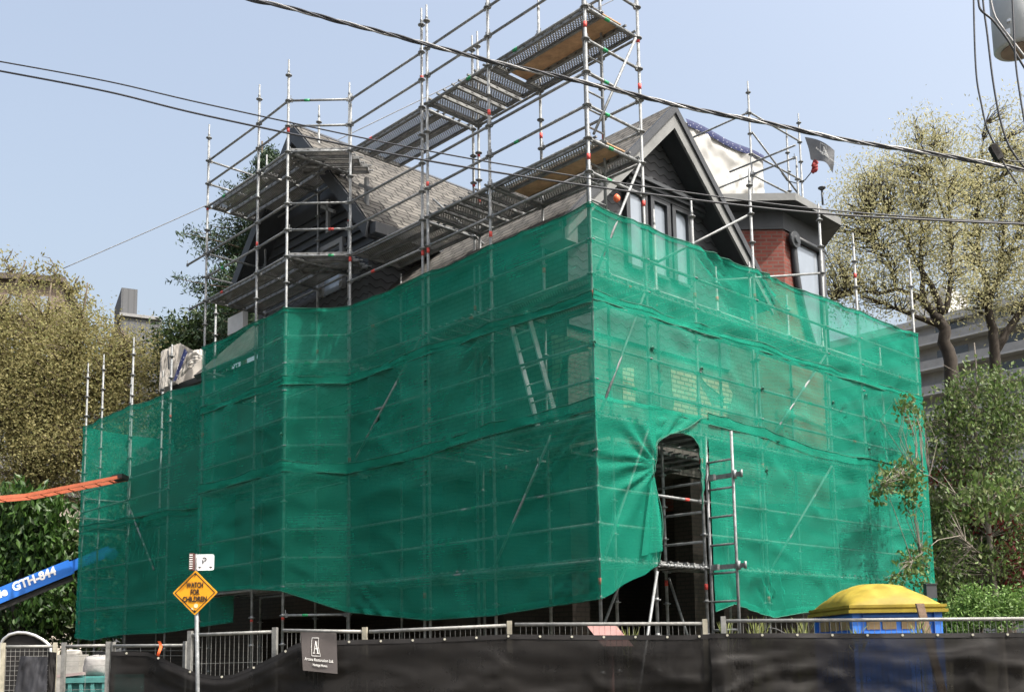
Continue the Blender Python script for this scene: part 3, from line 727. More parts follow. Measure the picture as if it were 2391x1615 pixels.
mb = MB(); mb.face([S3(5.0, LA[0]-2.62, 9.48), S3(5.0, LA[0]+2.62, 9.48), S3(5.0, LA[0], 12.38)]); mb.face([S3(5.0, LA[0]-2.62, 9.48), S3(5.0, LA[0], 12.38), S3(6.6, LA[0]-1, 10.6)]); hpart(mb, 'hip_end', ROOFM)
for x0, x1 in ((-.95, -.35), (.35, .95)):      # timber frets in the gable head
    mb = MB(); mb.box(S3(.5, LA[0]-1.5+(x0+x1)/2, 10.2), DL*.04, DR*.03, UP*.34); mb.box(S3(.5, LA[0]-1.5+(x0+x1)/2, 10.35), (DL*.9+UP*.5)*.25, DR*.03, (UP*.9-DL*.5)*.03); hpart(mb, 'timber_bracket', GREYP)
mb = MB()
for i in range(7): slab(mb, .60, .68, LA[0]-2.3, LA[0]+2.3, 9.3+i*.19, 9.3+i*.19+.05) if i < 2 else slab(mb, .62, .68, LA[0]-2.3+.17*i, LA[0]+2.3-.17*i, 9.3+i*.19, 9.3+i*.19+.03)
hpart(mb, 'timber_band', DARKP)
w0 = onplane(757, 590, sp(.62, 0), DR); w1 = onplane(797, 568, sp(.62, 0), DR); o1_, o0_ = (w0-C0).dot(DL), (w1-C0).dot(DL)
mb = MB(); slab(mb, .57, .66, o0_-.1, o0_, w0.z-.9, w1.z+.1); slab(mb, .57, .66, o1_, o1_+.1, w0.z-.9, w1.z+.1); slab(mb, .57, .66, o0_, o1_, w1.z, w1.z+.1)
w_ = hpart(mb, 'window', GREYP)
mb = MB(); mb.face([S3(.63, o0_, w0.z-.9), S3(.63, o0_, w1.z), S3(.63, o1_, w1.z), S3(.63, o1_, w0.z-.9)][::-1]); hpart(mb, 'pane', GLASS, w_)
a = onplane(541, 775, sp(.6, 0), DR); b = onplane(577, 738, sp(.6, 0), DR)
mb = MB(); oa, ob = (a-C0).dot(DL), (b-C0).dot(DL); slab(mb, .5, .62, min(oa, ob), max(oa, ob), a.z-.1, b.z+.1); hpart(mb, 'pale_panel', WHITEP)
# eave along the right flank of the cross gable, vent pipe, ridge caps
mb = MB(); slab(mb, .25, 3.0, LA[0]-2.78, LA[0]-2.6, 9.22, 9.42); slab(mb, .66, 3, LA[0]-2.6, LA[0]-1.9, 9.2, 9.24); hpart(mb, 'gutter', DARKP)
vp = onplane(943, 530, sp(3.0, 0), DR); x_ = (vp-C0)
vo = x_.dot(DL)
mb = MB(); mb.tube([vp-UP*.3, vp+UP*.85], .085, 12); mb.tube([vp-UP*.25, vp-UP*.1, vp+UP*.02], [.26, .2, .09], 12); hpart(mb, 'vent_pipe', METALP)
# patches of stripped brick
def patch(pts, p0, n, m):
    mb = MB(); q = [onplane(x, y, p0, n) for x, y in pts]
    mb.prism(q, n*.05); hpart(mb, 'stripped_brick_patch', m)
pR, pLf = sp(0, 1.97), sp(1.54, 0)
patch([(1454, 859), (1481, 857), (1480, 890), (1484, 915), (1483, 949), (1456, 952), (1453, 900)], pR, DL, BRICKT)
patch([(1566, 861), (1623, 873), (1630, 879), (1638, 905), (1650, 922), (1664, 947), (1700, 947), (1698, 960), (1700, 978), (1597, 976), (1572, 957), (1574, 940), (1570, 920), (1568, 890)], pR, DL, BRICKT)
patch([(1638, 880), (1700, 893), (1703, 905), (1711, 918), (1707, 942), (1690, 940), (1686, 925), (1660, 905), (1645, 892)], pR, DL, BRICKT)
patch([(1856, 938), (1873, 943), (1872, 984), (1862, 984)], pR, DL, WOOD)
patch([(1287, 782), (1322, 783), (1375, 800), (1373, 816), (1330, 826), (1312, 832), (1309, 862), (1300, 905), (1295, 962), (1288, 962), (1290, 860)], pLf, DR, BRICKT)
patch([(895, 660), (930, 668), (948, 690), (950, 720), (925, 715), (905, 700), (897, 680)], sp(.62, 0), DR, WHITEP) if False else None
# turret
TY = 19.9
tc_ = at(1857, 450, TY); ez = tc_.z
cx_, cy_ = tc_.x-.92, TY+2.22; AP = 2.22; WA = 1.80
def octo(ap, z, rot=0): return [V((cx_+ap/math.cos(math.pi/8)*math.cos(math.radians(-112.5+45*i)), cy_+ap/math.cos(math.pi/8)*math.sin(math.radians(-112.5+45*i)), z)) for i in range(8)]
tr = MB()
ou, ol, ink = octo(AP, ez), octo(AP, ez-.15), octo(WA, ez-.22)
for i in range(8):
    j = (i+1) % 8
    tr.face([ol[i], ol[j], ou[j], ou[i]], 0); tr.face([ink[i], ink[j], ol[j], ol[i]], 1)
    tr.face([ou[i], ou[j], V((cx_, cy_, ez+.35))], 0)
hpart(tr, 'turret_roof', [FASC, DARKP])
bt = at(1826, 537, TY+.45).z
for nm, z0, z1, ap, m_ in (('turret_frieze', bt, ez-.2, WA+.03, DARKP), ('turret_wall', 4.4, bt, WA, BRICKR), ('shaded_turret_base', 0, 4.39, WA-.02, BRICKD)):  # base brick is coloured darker to stand for the net's shade
    t_ = MB(); a_, b_ = octo(ap, z0), octo(ap, z1)
    for i in range(8): j = (i+1) % 8; t_.face([a_[i], a_[j], b_[j], b_[i]])
    hpart(t_, nm, m_)
a_ = octo(WA, 0)
def tface(i, u, z, out=.0):
    p = a_[i].lerp(a_[(i+1) % 8], u); n = V(((a_[i]+a_[(i+1) % 8])/2-V((cx_, cy_, 0))).to_tuple()).normalized(); return p+n*out+UP*z
# curved window on the sunlit face
t_ = MB(); zz0, zz1 = bt-2.3, bt-.16
def cw(v): return .20+.42*max(0, v)**2.2        # left jamb sweeps to the right towards the sill
nseg = 14
for i in range(nseg):
    v0, v1 = i/nseg, (i+1)/nseg
    za_, zb_ = zz1+(zz0-zz1)*v0, zz1+(zz0-zz1)*v1
    t_.face([tface(1, cw(v0), za_, .03), tface(1, cw(v1), zb_, .03), tface(1, .88, zb_, .03), tface(1, .88, za_, .03)])
pane_mb = t_
t_ = MB()
t_.tube([tface(1, cw(i/nseg), zz1+(zz0-zz1)*i/nseg, .06) for i in range(nseg+1)], .07, 8)
t_.tube([tface(1, .17, zz1+.05, .08), tface(1, 1.0, zz1+.05, .08)], .06, 6)
t_.tube([tface(1, .92, zz1, .06), tface(1, .92, zz0, .06)], .09, 6)
q0 = tface(1, .17, zz1-.02, .1); nn_ = (tface(1, .5, 0, 1)-tface(1, .5, 0, 0)); t_.tube([q0-nn_*.03, q0+nn_*.05], .17, 16); t_.tube([q0-nn_*.03, q0+nn_*.09], .08, 12)
w_ = hpart(t_, 'turret_window', DARKP); hpart(pane_mb, 'pane', GLASS, w_)
t_ = MB(); t_.face([tface(2, .0, zz0, .03), tface(2, .75, zz0, .03), tface(2, .75, bt-.1, .03), tface(2, .0, bt-.1, .03)]); hpart(t_, 'pale_panel', FASC)
p = at(1919, 441, TY+1.2); t_ = MB(); t_.tube([p-UP*.35, p-UP*.03], .022, 8); t_.tube([p-UP*.03, p+UP*.01, p+UP*.03], [.03, .08, .08], 14); hpart(t_, 'roof_vent', DARKP)
# rear wing roof seen at the left
ra = at(374, 911, 27); rb_ = at(478, 872, 25.2); rc = at(478, 845, 26.2); rd = at(428, 880, 28)
mb = MB(); roofslab(mb, ra, rb_, rc+DR*1.2, rd+DR*1.2); hpart(mb, 'roof', [ROOFM, DARKP])

# ------------------------------------------------------------------ tarpaulins
def tarp_mat(name, col): return simple(name, col, .5, 0, .06, 2.5, .25, .4, bscale=3, trans=.2)
TARPW = tarp_mat('white_tarpaulin', (.44, .44, .43)); TARPC = tarp_mat('cream_tarpaulin', (.38, .36, .33))
def bluemat():
    m, nt, out = mat('blue_speckled_hem'); tc = N(nt, 'ShaderNodeTexCoord'); vo_ = N(nt, 'ShaderNodeTexVoronoi', Scale=13.)
    L(nt, tc.outputs['Object'], vo_.inputs['Vector']); c = ramp(nt, vo_.outputs['Distance'], [(.14, (.5, .52, .58)), (.2, (.006, .013, .075))])
    b = N(nt, 'ShaderNodeBsdfPrincipled', Roughness=.6); L(nt, c, b.inputs['Base Color']); L(nt, b.outputs[0], out.inputs[0]); return m
BLUEH = bluemat()
o_t = 5.6
c4 = [onplane(x, y, sp(0, o_t), DL) for x, y in ((1598, 285), (1781, 372), (1784, 458), (1660, 470))]
tl, tr_, br_, bl_ = c4
def cloth(mb, a, b, c, d, nrm, amp, nu=40, nv=26, seed=0, m=0):
    def f(u, v):
        p = (a*(1-u)+b*u)*(1-v)+(d*(1-u)+c*u)*v
        e = noise.noise(V((u*2.2+seed, v*1.5, 1)))*1.0+abs(noise.noise(V((u*5+v*3+seed, v*2.2-u*2, 4))))*1.2+noise.noise(V((u*9, v*7, seed)))*.35
        return p+nrm*e*amp*min(1, 6*min(u, 1-u)+.25)
    mb.grid(nu, nv, f, m)
def tarp(name, pts, nrm, depth, m, amp, label, hem=None, seed=0):
    a, b, c, d = pts; mb = MB()
    cloth(mb, a, b, c, d, nrm, amp, seed=seed)
    dv = nrm*-depth
    cloth(mb, a+dv, b+dv, b, a, UP, amp*.6, 30, 12, seed+3); cloth(mb, b, b+dv, c+dv, c, (b-a).normalized(), amp*.6, 12, 20, seed+5); cloth(mb, a+dv, a, d, d+dv, (a-b).normalized(), amp*.6, 12, 20, seed+7)
    cloth(mb, b+dv, a+dv, d+dv, c+dv, -nrm, amp*.5, 20, 16, seed+9)
    o = mb.build(name, m, uv=False); tag(o, label, 'tarpaulin', 'tarpaulins over the roof works')
    if hem:
        hb = MB(); dn = (d-a).normalized()*hem
        def f(u, v):
            p = (a*(1-u)+b*u)+dn*(v-.35); e = noise.noise(V((u*2.2+seed, v*.3, 1)))*.6
            return p+nrm*(.06+e*amp*.4+.012*math.sin(v*3.1))+UP*(.03*math.sin(u*9))
        hb.grid(40, 4, f); hb.build('blue_hem', BLUEH, o, uv=False)
    return o
tarp('tarpaulin', c4, -DL, 1.6, TARPW, .11, 'white tarpaulin with a blue speckled hem, wrapped round a chimney behind the front gable', hem=.2)
nL = V((-.2, -.98, 0))
la_ = [at(x, y, 26) for x, y in ((376, 821), (419, 802), (408, 892), (371, 914))]
t2 = tarp('tarpaulin', la_, nL, 1.3, TARPC, .07, 'cream tarpaulin with a blue printed band over the low left wing roof', seed=4)
mb = MB(); cloth(mb, at(420, 800, 25.9), at(474, 832, 25.7), at(452, 856, 25.7), at(409, 893, 25.9), nL, .1, seed=11); cloth(mb, at(448, 818, 26.6), at(474, 815, 26.6), at(476, 840, 26), at(455, 840, 26), nL, .08, 12, 10, 13); mb.build('loose_fold', TARPC, t2, uv=False)
mb = MB(); cloth(mb, at(431, 812, 25.75), at(438, 822, 25.7), at(412, 888, 25.75), at(404, 890, 25.75), nL, .03, 10, 20, 17); mb.build('blue_band', BLUEH, t2, uv=False)
mb = MB(); cloth(mb, at(391, 818, 25.8), at(394, 818, 25.8), at(396, 862, 25.8), at(392, 862, 25.8), nL, .02, 4, 16, 19); mb.build('tape_mark', DARKP, t2, uv=False)

# ------------------------------------------------------------------ lettering
def text_mesh(txt, size, bold=0., align='CENTER', shear=0.):
    cu = bpy.data.curves.new('lettering', 'FONT'); cu.body = txt; cu.size = size; cu.offset = bold; cu.align_x = align; cu.shear = shear; cu.extrude = .002; cu.resolution_u = 3; cu.space_line = .95
    o = bpy.data.objects.new('lettering', cu); COL.objects.link(o)
    dg = bpy.context.evaluated_depsgraph_get(); me = bpy.data.meshes.new_from_object(o.evaluated_get(dg))
    bpy.data.objects.remove(o); return me
def text_on(parent, name, txt, size, origin, xdir, updir, m, bold=0., align='CENTER', sx=1., shear=0.):
    me = text_mesh(txt, size, bold, align, shear); me.materials.clear(); me.materials.append(m)
    x = V(xdir).normalized(); u = V(updir).normalized(); n = x.cross(u)
    mw = Matrix((x*sx, u, n)).transposed().to_4x4(); mw.translation = V(origin)
    me.transform(mw)
    if parent is not None: me.transform(Matrix.Translation(-parent.location))
    o = bpy.data.objects.new(name, me); COL.objects.link(o); o.parent = parent; return o
BLACK = simple('black_print', (.012, .012, .012), .6); WHITE = simple('white_print', (.72, .72, .70), .6); WHITEB = simple('white_gloss', (.8, .8, .8), .4)
FLAGM = simple('charcoal_banner_cloth', (.13, .135, .145), .8, 0, .15, 3, .1, trans=.25)
def logoA(mb, T, m=0):
    """serif A in a slanted frame; T maps (u right, v up) in a unit box to 3d"""
    def bar_(a, b, w0, w1):
        (x0, y0), (x1, y1) = a, b; dx, dy = x1-x0, y1-y0; l = math.hypot(dx, dy); nx, ny = -dy/l, dx/l
        mb.prism([T(x0-nx*w0, y0-ny*w0), T(x1-nx*w1, y1-ny*w1), T(x1+nx*w1, y1+ny*w1), T(x0+nx*w0, y0+ny*w0)], LOGN[0]*.004, m)
    bar_((.30, .16), (.50, .80), .018, .022); bar_((.72, .16), (.50, .82), .045, .03); bar_((.38, .40), (.62, .40), .016, .016)
    bar_((.20, .155), (.40, .155), .018, .018); bar_((.60, .155), (.86, .155), .018, .018)
    fr_ = [(.08, .0), (.03, .5), (.12, 1.0), (.80, 1.0), (.74, .55), (.98, .0)]
    for i in range(6): bar_(fr_[i], fr_[(i+1) % 6], .012, .012)
LOGN = [V((0, -1, 0))]
# banner tied to the top of the back tower
bl4 = [at(1879, 320, 22.0), at(1948.5, 352, 21.6), at(1946, 402, 21.6), at(1894, 371, 21.9)]
fl_ = MB()
def bann(u, v):
    a, b, c, d = bl4; p = (a*(1-u)+b*u)*(1-v)+(d*(1-u)+c*u)*v
    return p+V((0, -1, 0))*(.12*math.sin(u*3.1)+.05*math.sin(u*7+v*4)*v)
fl_.grid(20, 14, bann); ban = fl_.build('banner', FLAGM, uv=False); tag(ban, 'dark banner with a white framed letter A, flying from a pole above the turret', 'banner', 'company banners')
lb_ = MB()
def TB(u, v): return bann(.42+u*.30, .12+(1-v)*.50)+V((0, -.02, 0))
logoA(lb_, TB); lb_.build('emblem', WHITE, ban, uv=False)
bm_ = MB()
for i in range(9): bm_.prism([bann(.46+i*.045, .66), bann(.46+i*.045+.03, .66), bann(.46+i*.045+.03, .73), bann(.46+i*.045, .73)], V((0, -.02, 0)))
bm_ = None
text_on(ban, 'lettering', 'Arcana Restoration Ltd.', .075, bann(.68, .75)+V((0, -.06, 0)), (bann(.9, .75)-bann(.45, .75)), UP, WHITE)
mb = MB()
mb.tube([at(1902+4*math.sin(i*1.7), 378+i*2.2, 21.8-.05*math.cos(i*2.1)) for i in range(12)], .05, 7)
tag(mb.build('rope_bundle', simple('red_rope', (.25, .03, .03), .8), uv=False), 'bundle of dark red rope tied below the flying banner', 'rope')
mb = MB(); mb.tube([at(1825, 404, 22.3), at(1838, 422, 22.3), at(1860, 428, 22.3), at(1880, 420, 22.2), at(1896, 400, 22.0), at(1902, 392, 21.9)], .012, 5); tag(mb.build('loose_cable', BLACK, uv=False), 'thin loose cable sagging between the poles left of the banner', 'cable')
p = at(1440, 463, 15.6); mb = MB(); mb.grid(10, 8, lambda u, v: p+V((math.cos(u*6.2832)*math.sin(v*3.1416)*.055, math.sin(u*6.2832)*math.sin(v*3.1416)*.04, math.cos(v*3.1416)*.062+.012*math.sin(u*19))))
tag(mb.build('warning_tag', simple('orange_plastic', (.75, .16, .07), .5), uv=False), 'small orange tag hung on the pole in front of the gable shingles', 'tag')
# ------------------------------------------------------------------ ground
def plane(name, x0, x1, y0, y1, z, m, n=1):
    mb = MB(); mb.face([(x0, y0, z), (x1, y0, z), (x1, y1, z), (x0, y1, z)]); return tag(mb.build(name, m), kind='structure')
GRND = simple('trodden_earth_and_grass', (.045, .052, .026), .95, 0, .5, .9, .4, col2=(.07, .06, .042))
ASPH = simple('asphalt', (.055, .055, .057), .9, 0, .25, 3, .3, bscale=60)
CONC = simple('concrete', (.30, .29, .275), .9, 0, .15, 2, .2)
mb = MB(); mb.face([(-600, -300, 0), (600, -300, 0), (600, 900, 0), (-600, 900, 0)]); tag(mb.build('ground', GRND), kind='structure')
plane('road', -200, 200, -3.0, 7.2, .004, ASPH)
mb = MB(); mb.bx(-200, 200, 7.2, 7.36, .0, .14); mb.bx(-200, 200, 7.36, 9.0, .0, .13); tag(mb.build('pavement', CONC), kind='structure')

# ------------------------------------------------------------------ foliage
def leafmat(name, cols, rough=.5, tr=.3):
    m, nt, out = mat(name)
    g = N(nt, 'ShaderNodeNewGeometry'); c = ramp(nt, g.outputs['Random Per Island'], [(i/(len(cols)-1), q) for i, q in enumerate(cols)])
    b = N(nt, 'ShaderNodeBsdfPrincipled', Roughness=rough); b.inputs['Specular IOR Level'].default_value = .35; L(nt, c, b.inputs['Base Color'])
    t = N(nt, 'ShaderNodeBsdfTranslucent'); L(nt, c, t.inputs[0]); mx = N(nt, 'ShaderNodeMixShader'); mx.inputs[0].default_value = tr
    L(nt, b.outputs[0], mx.inputs[1]); L(nt, t.outputs[0], mx.inputs[2]); L(nt, mx.outputs[0], out.inputs[0]); return m
BARKD = simple('dark_bark', (.035, .028, .022), .95, 0, .3, 9, .4); BARKG = simple('grey_brown_bark', (.10, .08, .06), .95, 0, .3, 9, .4); BARKW = simple('pale_birch_bark', (.17, .15, .125), .85, 0, .5, 7, .2)
def leaf(vs, fs, c, d, w, ln, wd):
    """one pointed leaf: two triangles-pair folded slightly on its midrib"""
    n = len(vs); s_ = d.cross(w)
    vs += [tuple(c-d*ln*.5), tuple(c+w*wd*.5+s_*wd*.12), tuple(c+d*ln*.5), tuple(c-w*wd*.5+s_*wd*.12)]
    fs.append((n, n+1, n+2, n+3))
def foliage(name, centres, per, sig, size, asp, m, parent, seed, droop=0., updir=0.):
    r = random.Random(seed); vs, fs = [], []
    for c, sc in centres:
        n = int(per*sc*r.uniform(.6, 1.4))
        for _ in range(n):
            g_ = lambda: max(-1.7, min(1.7, r.gauss(0, 1)))*sig*sc
            p = c+V((g_(), g_(), g_()*(.8+droop*.3)))
            d = V((r.gauss(0, 1), r.gauss(0, 1), r.gauss(0, 1)-droop*1.4+updir*1.4)).normalized()
            w = d.cross(V((r.gauss(0, 1), r.gauss(0, 1), r.gauss(0, 1)))).normalized()
            s = size*r.uniform(.65, 1.35); leaf(vs, fs, p, d, w, s, s*asp)
    me = bpy.data.meshes.new(name); me.from_pydata(vs, [], fs); me.materials.append(m)
    o = bpy.data.objects.new(name, me); COL.objects.link(o); o.parent = parent
    if parent is not None: o.matrix_parent_inverse = parent.matrix_world.inverted(); me.transform(Matrix.Translation(-parent.location)); o.matrix_parent_inverse = Matrix()
    return o
def pxl(pts, y): return [at(p[0], p[1], y+(p[3] if len(p) > 3 else 0)) for p in pts], [p[2] for p in pts]
def tree(name, label, cat, Y, limbs, blobs, leafm, bark, seed, sub=26, per=40, sig=.3, size=.12, asp=.45, droop=0., updir=0., group=None, twig=.012, depth=1., sprigs=(), shell=.45):
    """limbs: list of pixel polylines (x, y, radius m[, dy]); blobs: (x, y, rx, ry[, dy]) crown masses in pixels"""
    r = random.Random(seed); k = Y/FPX
    l0 = limbs[0][0]; base = at(l0[0], l0[1], Y); base = V((base.x, base.y, 0))
    root = empty(name, base, label=label, cat=cat, group=group)
    mb = MB(); nodes = []
    for li, lm in enumerate(limbs):
        pts, rs = pxl(lm, Y)
        if li == 0: pts = [V((base.x, base.y, -.1))]+pts; rs = [rs[0]*1.25]+rs
        sm_p, sm_r = [], []
        for i in range(len(pts)-1):
            for q in range(3):
                f = q/3; jit_ = V((r.gauss(0, 1), r.gauss(0, 1), r.gauss(0, .4)))*rs[i]*.16
                sm_p.append(pts[i].lerp(pts[i+1], f)+jit_*(q > 0)); sm_r.append(rs[i]*(1-f)+rs[i+1]*f)
        sm_p.append(pts[-1]); sm_r.append(rs[-1]); mb.tube(sm_p, sm_r, 7); nodes += sm_p[len(sm_p)//4:]
    cen = []
    for b in blobs:
        c = at(b[0], b[1], Y+(b[4] if len(b) > 4 else 0)); rx, ry = b[2]*k, b[3]*k; ns = max(3, int(sub*(b[2]*b[3])/(60*60)))
        for _ in range(ns):
            while True:
                q = V((r.uniform(-1, 1), r.uniform(-1, 1), r.uniform(-1, 1)))
                if q.length <= 1 and (q.length > shell or r.random() < .35): break
            cen.append((c+V((q.x*rx, q.y*rx*depth, q.z*ry)), r.uniform(.7, 1.3)))
    for q in sprigs: cen.append((at(q[0], q[1], Y+q[2]), .7))
    for q in sprigs: cen.extend([(at(q[0]+r.uniform(-7, 7), q[1]+r.uniform(-4, 10), Y+q[2]), .62) for _ in range(3)])
    for c, s in cen:                        # a twig to each leaf cluster
        if twig <= 0: break
        nd = min(nodes, key=lambda p: (p-c).length_squared+(2. if p.z > c.z else 0))
        if (nd-c).length > 6: continue
        md = nd.lerp(c, .55)+V((r.gauss(0, .15), r.gauss(0, .15), r.gauss(0, .12)+.12))*min(1, (nd-c).length)
        mb.tube([nd, md, c+V((r.gauss(0, .1), 0, .1))], [twig*1.6, twig, twig*.45], 4, caps=False)
    o = mb.build('trunk', bark, uv=False, loc=base); o.location = (0, 0, 0); o.parent = root
    foliage('crown', cen, per, sig, size, asp, leafm, root, seed+1, droop, updir)
    return root
OLIVE = leafmat('olive_spring_leaves', [(.19, .17, .07), (.25, .225, .095), (.30, .275, .13), (.20, .215, .08)], .7, .5)
GREEN = leafmat('bright_green_leaves', [(.018, .05, .009), (.032, .078, .013), (.055, .11, .02), (.015, .036, .008)], .45, .3)
DARKG = leafmat('dark_green_leaves', [(.018, .035, .012), (.03, .055, .018), (.045, .08, .02), (.09, .10, .05)], .45, .2)
SPRU = leafmat('spruce_needles', [(.020, .042, .022), (.032, .060, .030), (.045, .075, .034)], .6, .1)
WILL = leafmat('pale_willow_leaves', [(.33, .31, .15), (.40, .38, .21), (.48, .45, .27), (.27, .28, .125)], .7, .5)
BIRC = leafmat('birch_leaves', [(.055, .10, .024), (.09, .15, .038), (.14, .20, .06), (.04, .07, .02), (.21, .24, .10)], .55, .4)
LGREEN = leafmat('light_green_leaves', [(.07, .14, .03), (.12, .22, .05), (.17, .27, .07), (.05, .10, .02)], .5, .3)  # paler leaf greens, varied at random per leaf
REDL = leafmat('dark_red_leaves', [(.11, .012, .014), (.18, .02, .022), (.07, .01, .012)], .5, .3)
GRASS = leafmat('pale_weeds', [(.16, .2, .05), (.25, .28, .09), (.35, .36, .16)], .6, .3)

tree('budding_tree', 'large budding olive brown tree left of the scaffold, in front of the brown apartment block', 'tree', 35,
     [[(60, 1450, .34), (70, 1280, .28), (85, 1120, .22), (110, 1000, .17), (150, 880, .1), (190, 760, .05), (205, 660, .02)], [(85, 1120, .17), (20, 1000, .12), (-30, 850, .08), (20, 700, .04), (60, 610, .02)],
      [(110, 1000, .14), (190, 960, .10), (260, 880, .06), (300, 790, .03)], [(85, 1120, .15), (170, 1080, .10), (240, 1040, .07), (330, 960, .04)], [(100, 1020, .12), (70, 900, .09), (100, 780, .06), (120, 660, .025)], [(150, 1090, .1), (60, 1060, .07), (-10, 1050, .05)]],
     [(40, 820, 120, 120), (130, 920, 140, 150), (230, 860, 100, 110), (310, 890, 80, 100), (20, 980, 120, 120), (150, 1060, 140, 90), (270, 1000, 90, 80), (60, 1105, 110, 50), (190, 770, 55, 50), (70, 730, 90, 35), (-60, 840, 80, 130)],
     OLIVE, BARKG, 11, sub=40, per=66, sig=.46, size=.105, asp=.5, twig=.026)
mt = [(x, y, 9, 30) for x, y in ((10, 625), (32, 612), (60, 640), (85, 640), (98, 625), (125, 640), (140, 655), (170, 670), (190, 690), (205, 712), (165, 700), (115, 665), (45, 660), (185, 655))]
tree('twiggy_tree', 'thin bare twigged tree poking up in front of the flat brown roof', 'tree', 40, [[(95, 1400, .2), (95, 1000, .14), (90, 800, .08), (92, 680, .03)], [(92, 760, .05), (40, 690, .03), (15, 610, .012)], [(92, 760, .05), (150, 710, .03), (185, 645, .012)], [(92, 720, .04), (70, 660, .02), (55, 612, .01)], [(130, 730, .03), (130, 680, .02), (128, 622, .01)]],
     mt, OLIVE, BARKG, 12, sub=70, per=14, sig=.22, size=.17, asp=.4, updir=.8, twig=.018)
tree('chestnut_tree', 'bright green broad leaved tree at the bottom left above the blue boom', 'tree', 30,
     [[(40, 1480, .2), (45, 1330, .15), (50, 1220, .1), (60, 1170, .05)], [(45, 1330, .1), (100, 1270, .06), (130, 1220, .03)]],
     [(30, 1180, 60, 32), (85, 1205, 55, 36), (120, 1245, 34, 30), (15, 1235, 50, 35), (75, 1260, 50, 24), (20, 1310, 40, 36), (95, 1420, 42, 24), (60, 1440, 30, 16), (130, 1400, 20, 20), (100, 1300, 40, 18)],
     GREEN, BARKD, 13, sub=60, per=26, sig=.28, size=.26, asp=.42, droop=1.1, twig=.014)
tree('shadowy_shrub', 'dark shady bush below the blue boom, left of the netting', 'shrub', 31.5,
     [[(70, 1500, .12), (70, 1400, .06)]], [(30, 1330, 90, 60), (110, 1330, 60, 70), (40, 1430, 90, 60), (130, 1440, 50, 60), (180, 1440, 50, 60), (80, 1260, 90, 50), (215, 1300, 50, 80), (270, 1320, 50, 80), (230, 1430, 50, 60), (265, 1190, 40, 60), (290, 1430, 50, 60), (270, 1120, 40, 40)], DARKG, BARKD, 14, sub=45, per=40, sig=.35, size=.22, asp=.45, twig=0)
# spruce behind the house
def spruce():
    r = random.Random(21); Y = 33.; k = Y/FPX
    b = at(612, 1500, Y); root = empty('spruce', V((b.x, b.y, 0)), label='dark spruce with drooping tufted branches behind the left gable', cat='tree')
    mb = MB(); top = at(612, 330, Y); mb.tube([V((b.x, b.y, -.1)), top], [.3, .03], 8); cen = []
    for y, ln, dy in ((372, 26, 10), (395, 60, 18), (420, 95, 22), (452, 105, 12), (480, 130, 30), (512, 150, 20), (545, 165, 40), (575, 150, 30), (600, 212, -18), (622, 170, 30), (655, 188, 22), (672, 220, 12), (700, 150, 40), (735, 150, 30), (770, 160, 20)):
        for sd in (0, 1, 2, 3, 4, 5):
            an = (math.pi+r.gauss(0, .25)) if sd == 0 else r.uniform(0, 6.28); l_ = ln*k*(1 if sd == 0 else r.uniform(.6, .95)); z = at(612, y, Y).z+(0 if sd == 0 else r.gauss(0, .2))
            dv = V((math.cos(an), math.sin(an)*.8, 0)); p0 = V((b.x, b.y, z)); n_ = 9
            pts = [p0+dv*l_*t/n_+UP*(-dy*k*math.sin(t/n_*2.2)+.12*(t/n_)**3*l_*.4) for t in range(n_+1)]
            mb.tube(pts, [.035*(1-t/n_)+.008 for t in range(n_+1)], 5, caps=False)
            for t in range(1, n_+1):
                for q in range(2):
                    w = .4*(1-t/n_*.6); cen.append((pts[t]+V((r.gauss(0, w*.4), r.gauss(0, w*.5), r.gauss(-.08, .1))), r.uniform(.5, 1.1)))
    mb.build('trunk', BARKG, root, uv=False).location = -root.location
    foliage('crown', cen, 26, .15, .17, .24, SPRU, root, 22, droop=.5)
spruce()
tree('bushy_evergreen', 'dense green bushy tree behind the cream tarpaulin', 'tree', 36, [[(470, 1300, .2), (470, 900, .1), (470, 780, .04)]], [(440, 960, 60, 60), (510, 930, 60, 70), (420, 1060, 60, 70), (500, 1060, 70, 70), (390, 960, 40, 60), (410, 800, 40, 60), (455, 790, 50, 55), (510, 780, 50, 70), (560, 740, 40, 60), (395, 860, 30, 60), (470, 850, 60, 60)], DARKG, BARKD, 23, sub=60, per=46, sig=.32, size=.17, asp=.4, twig=.012)
tree('light_green_tree', 'light green leafy tree between the spruce and the left gable', 'tree', 35, [[(570, 1300, .2), (570, 800, .1), (570, 640, .03)]], [(565, 640, 35, 45), (545, 700, 45, 45), (575, 610, 22, 35)], LGREEN, BARKG, 24, sub=60, per=40, sig=.3, size=.16, asp=.5)
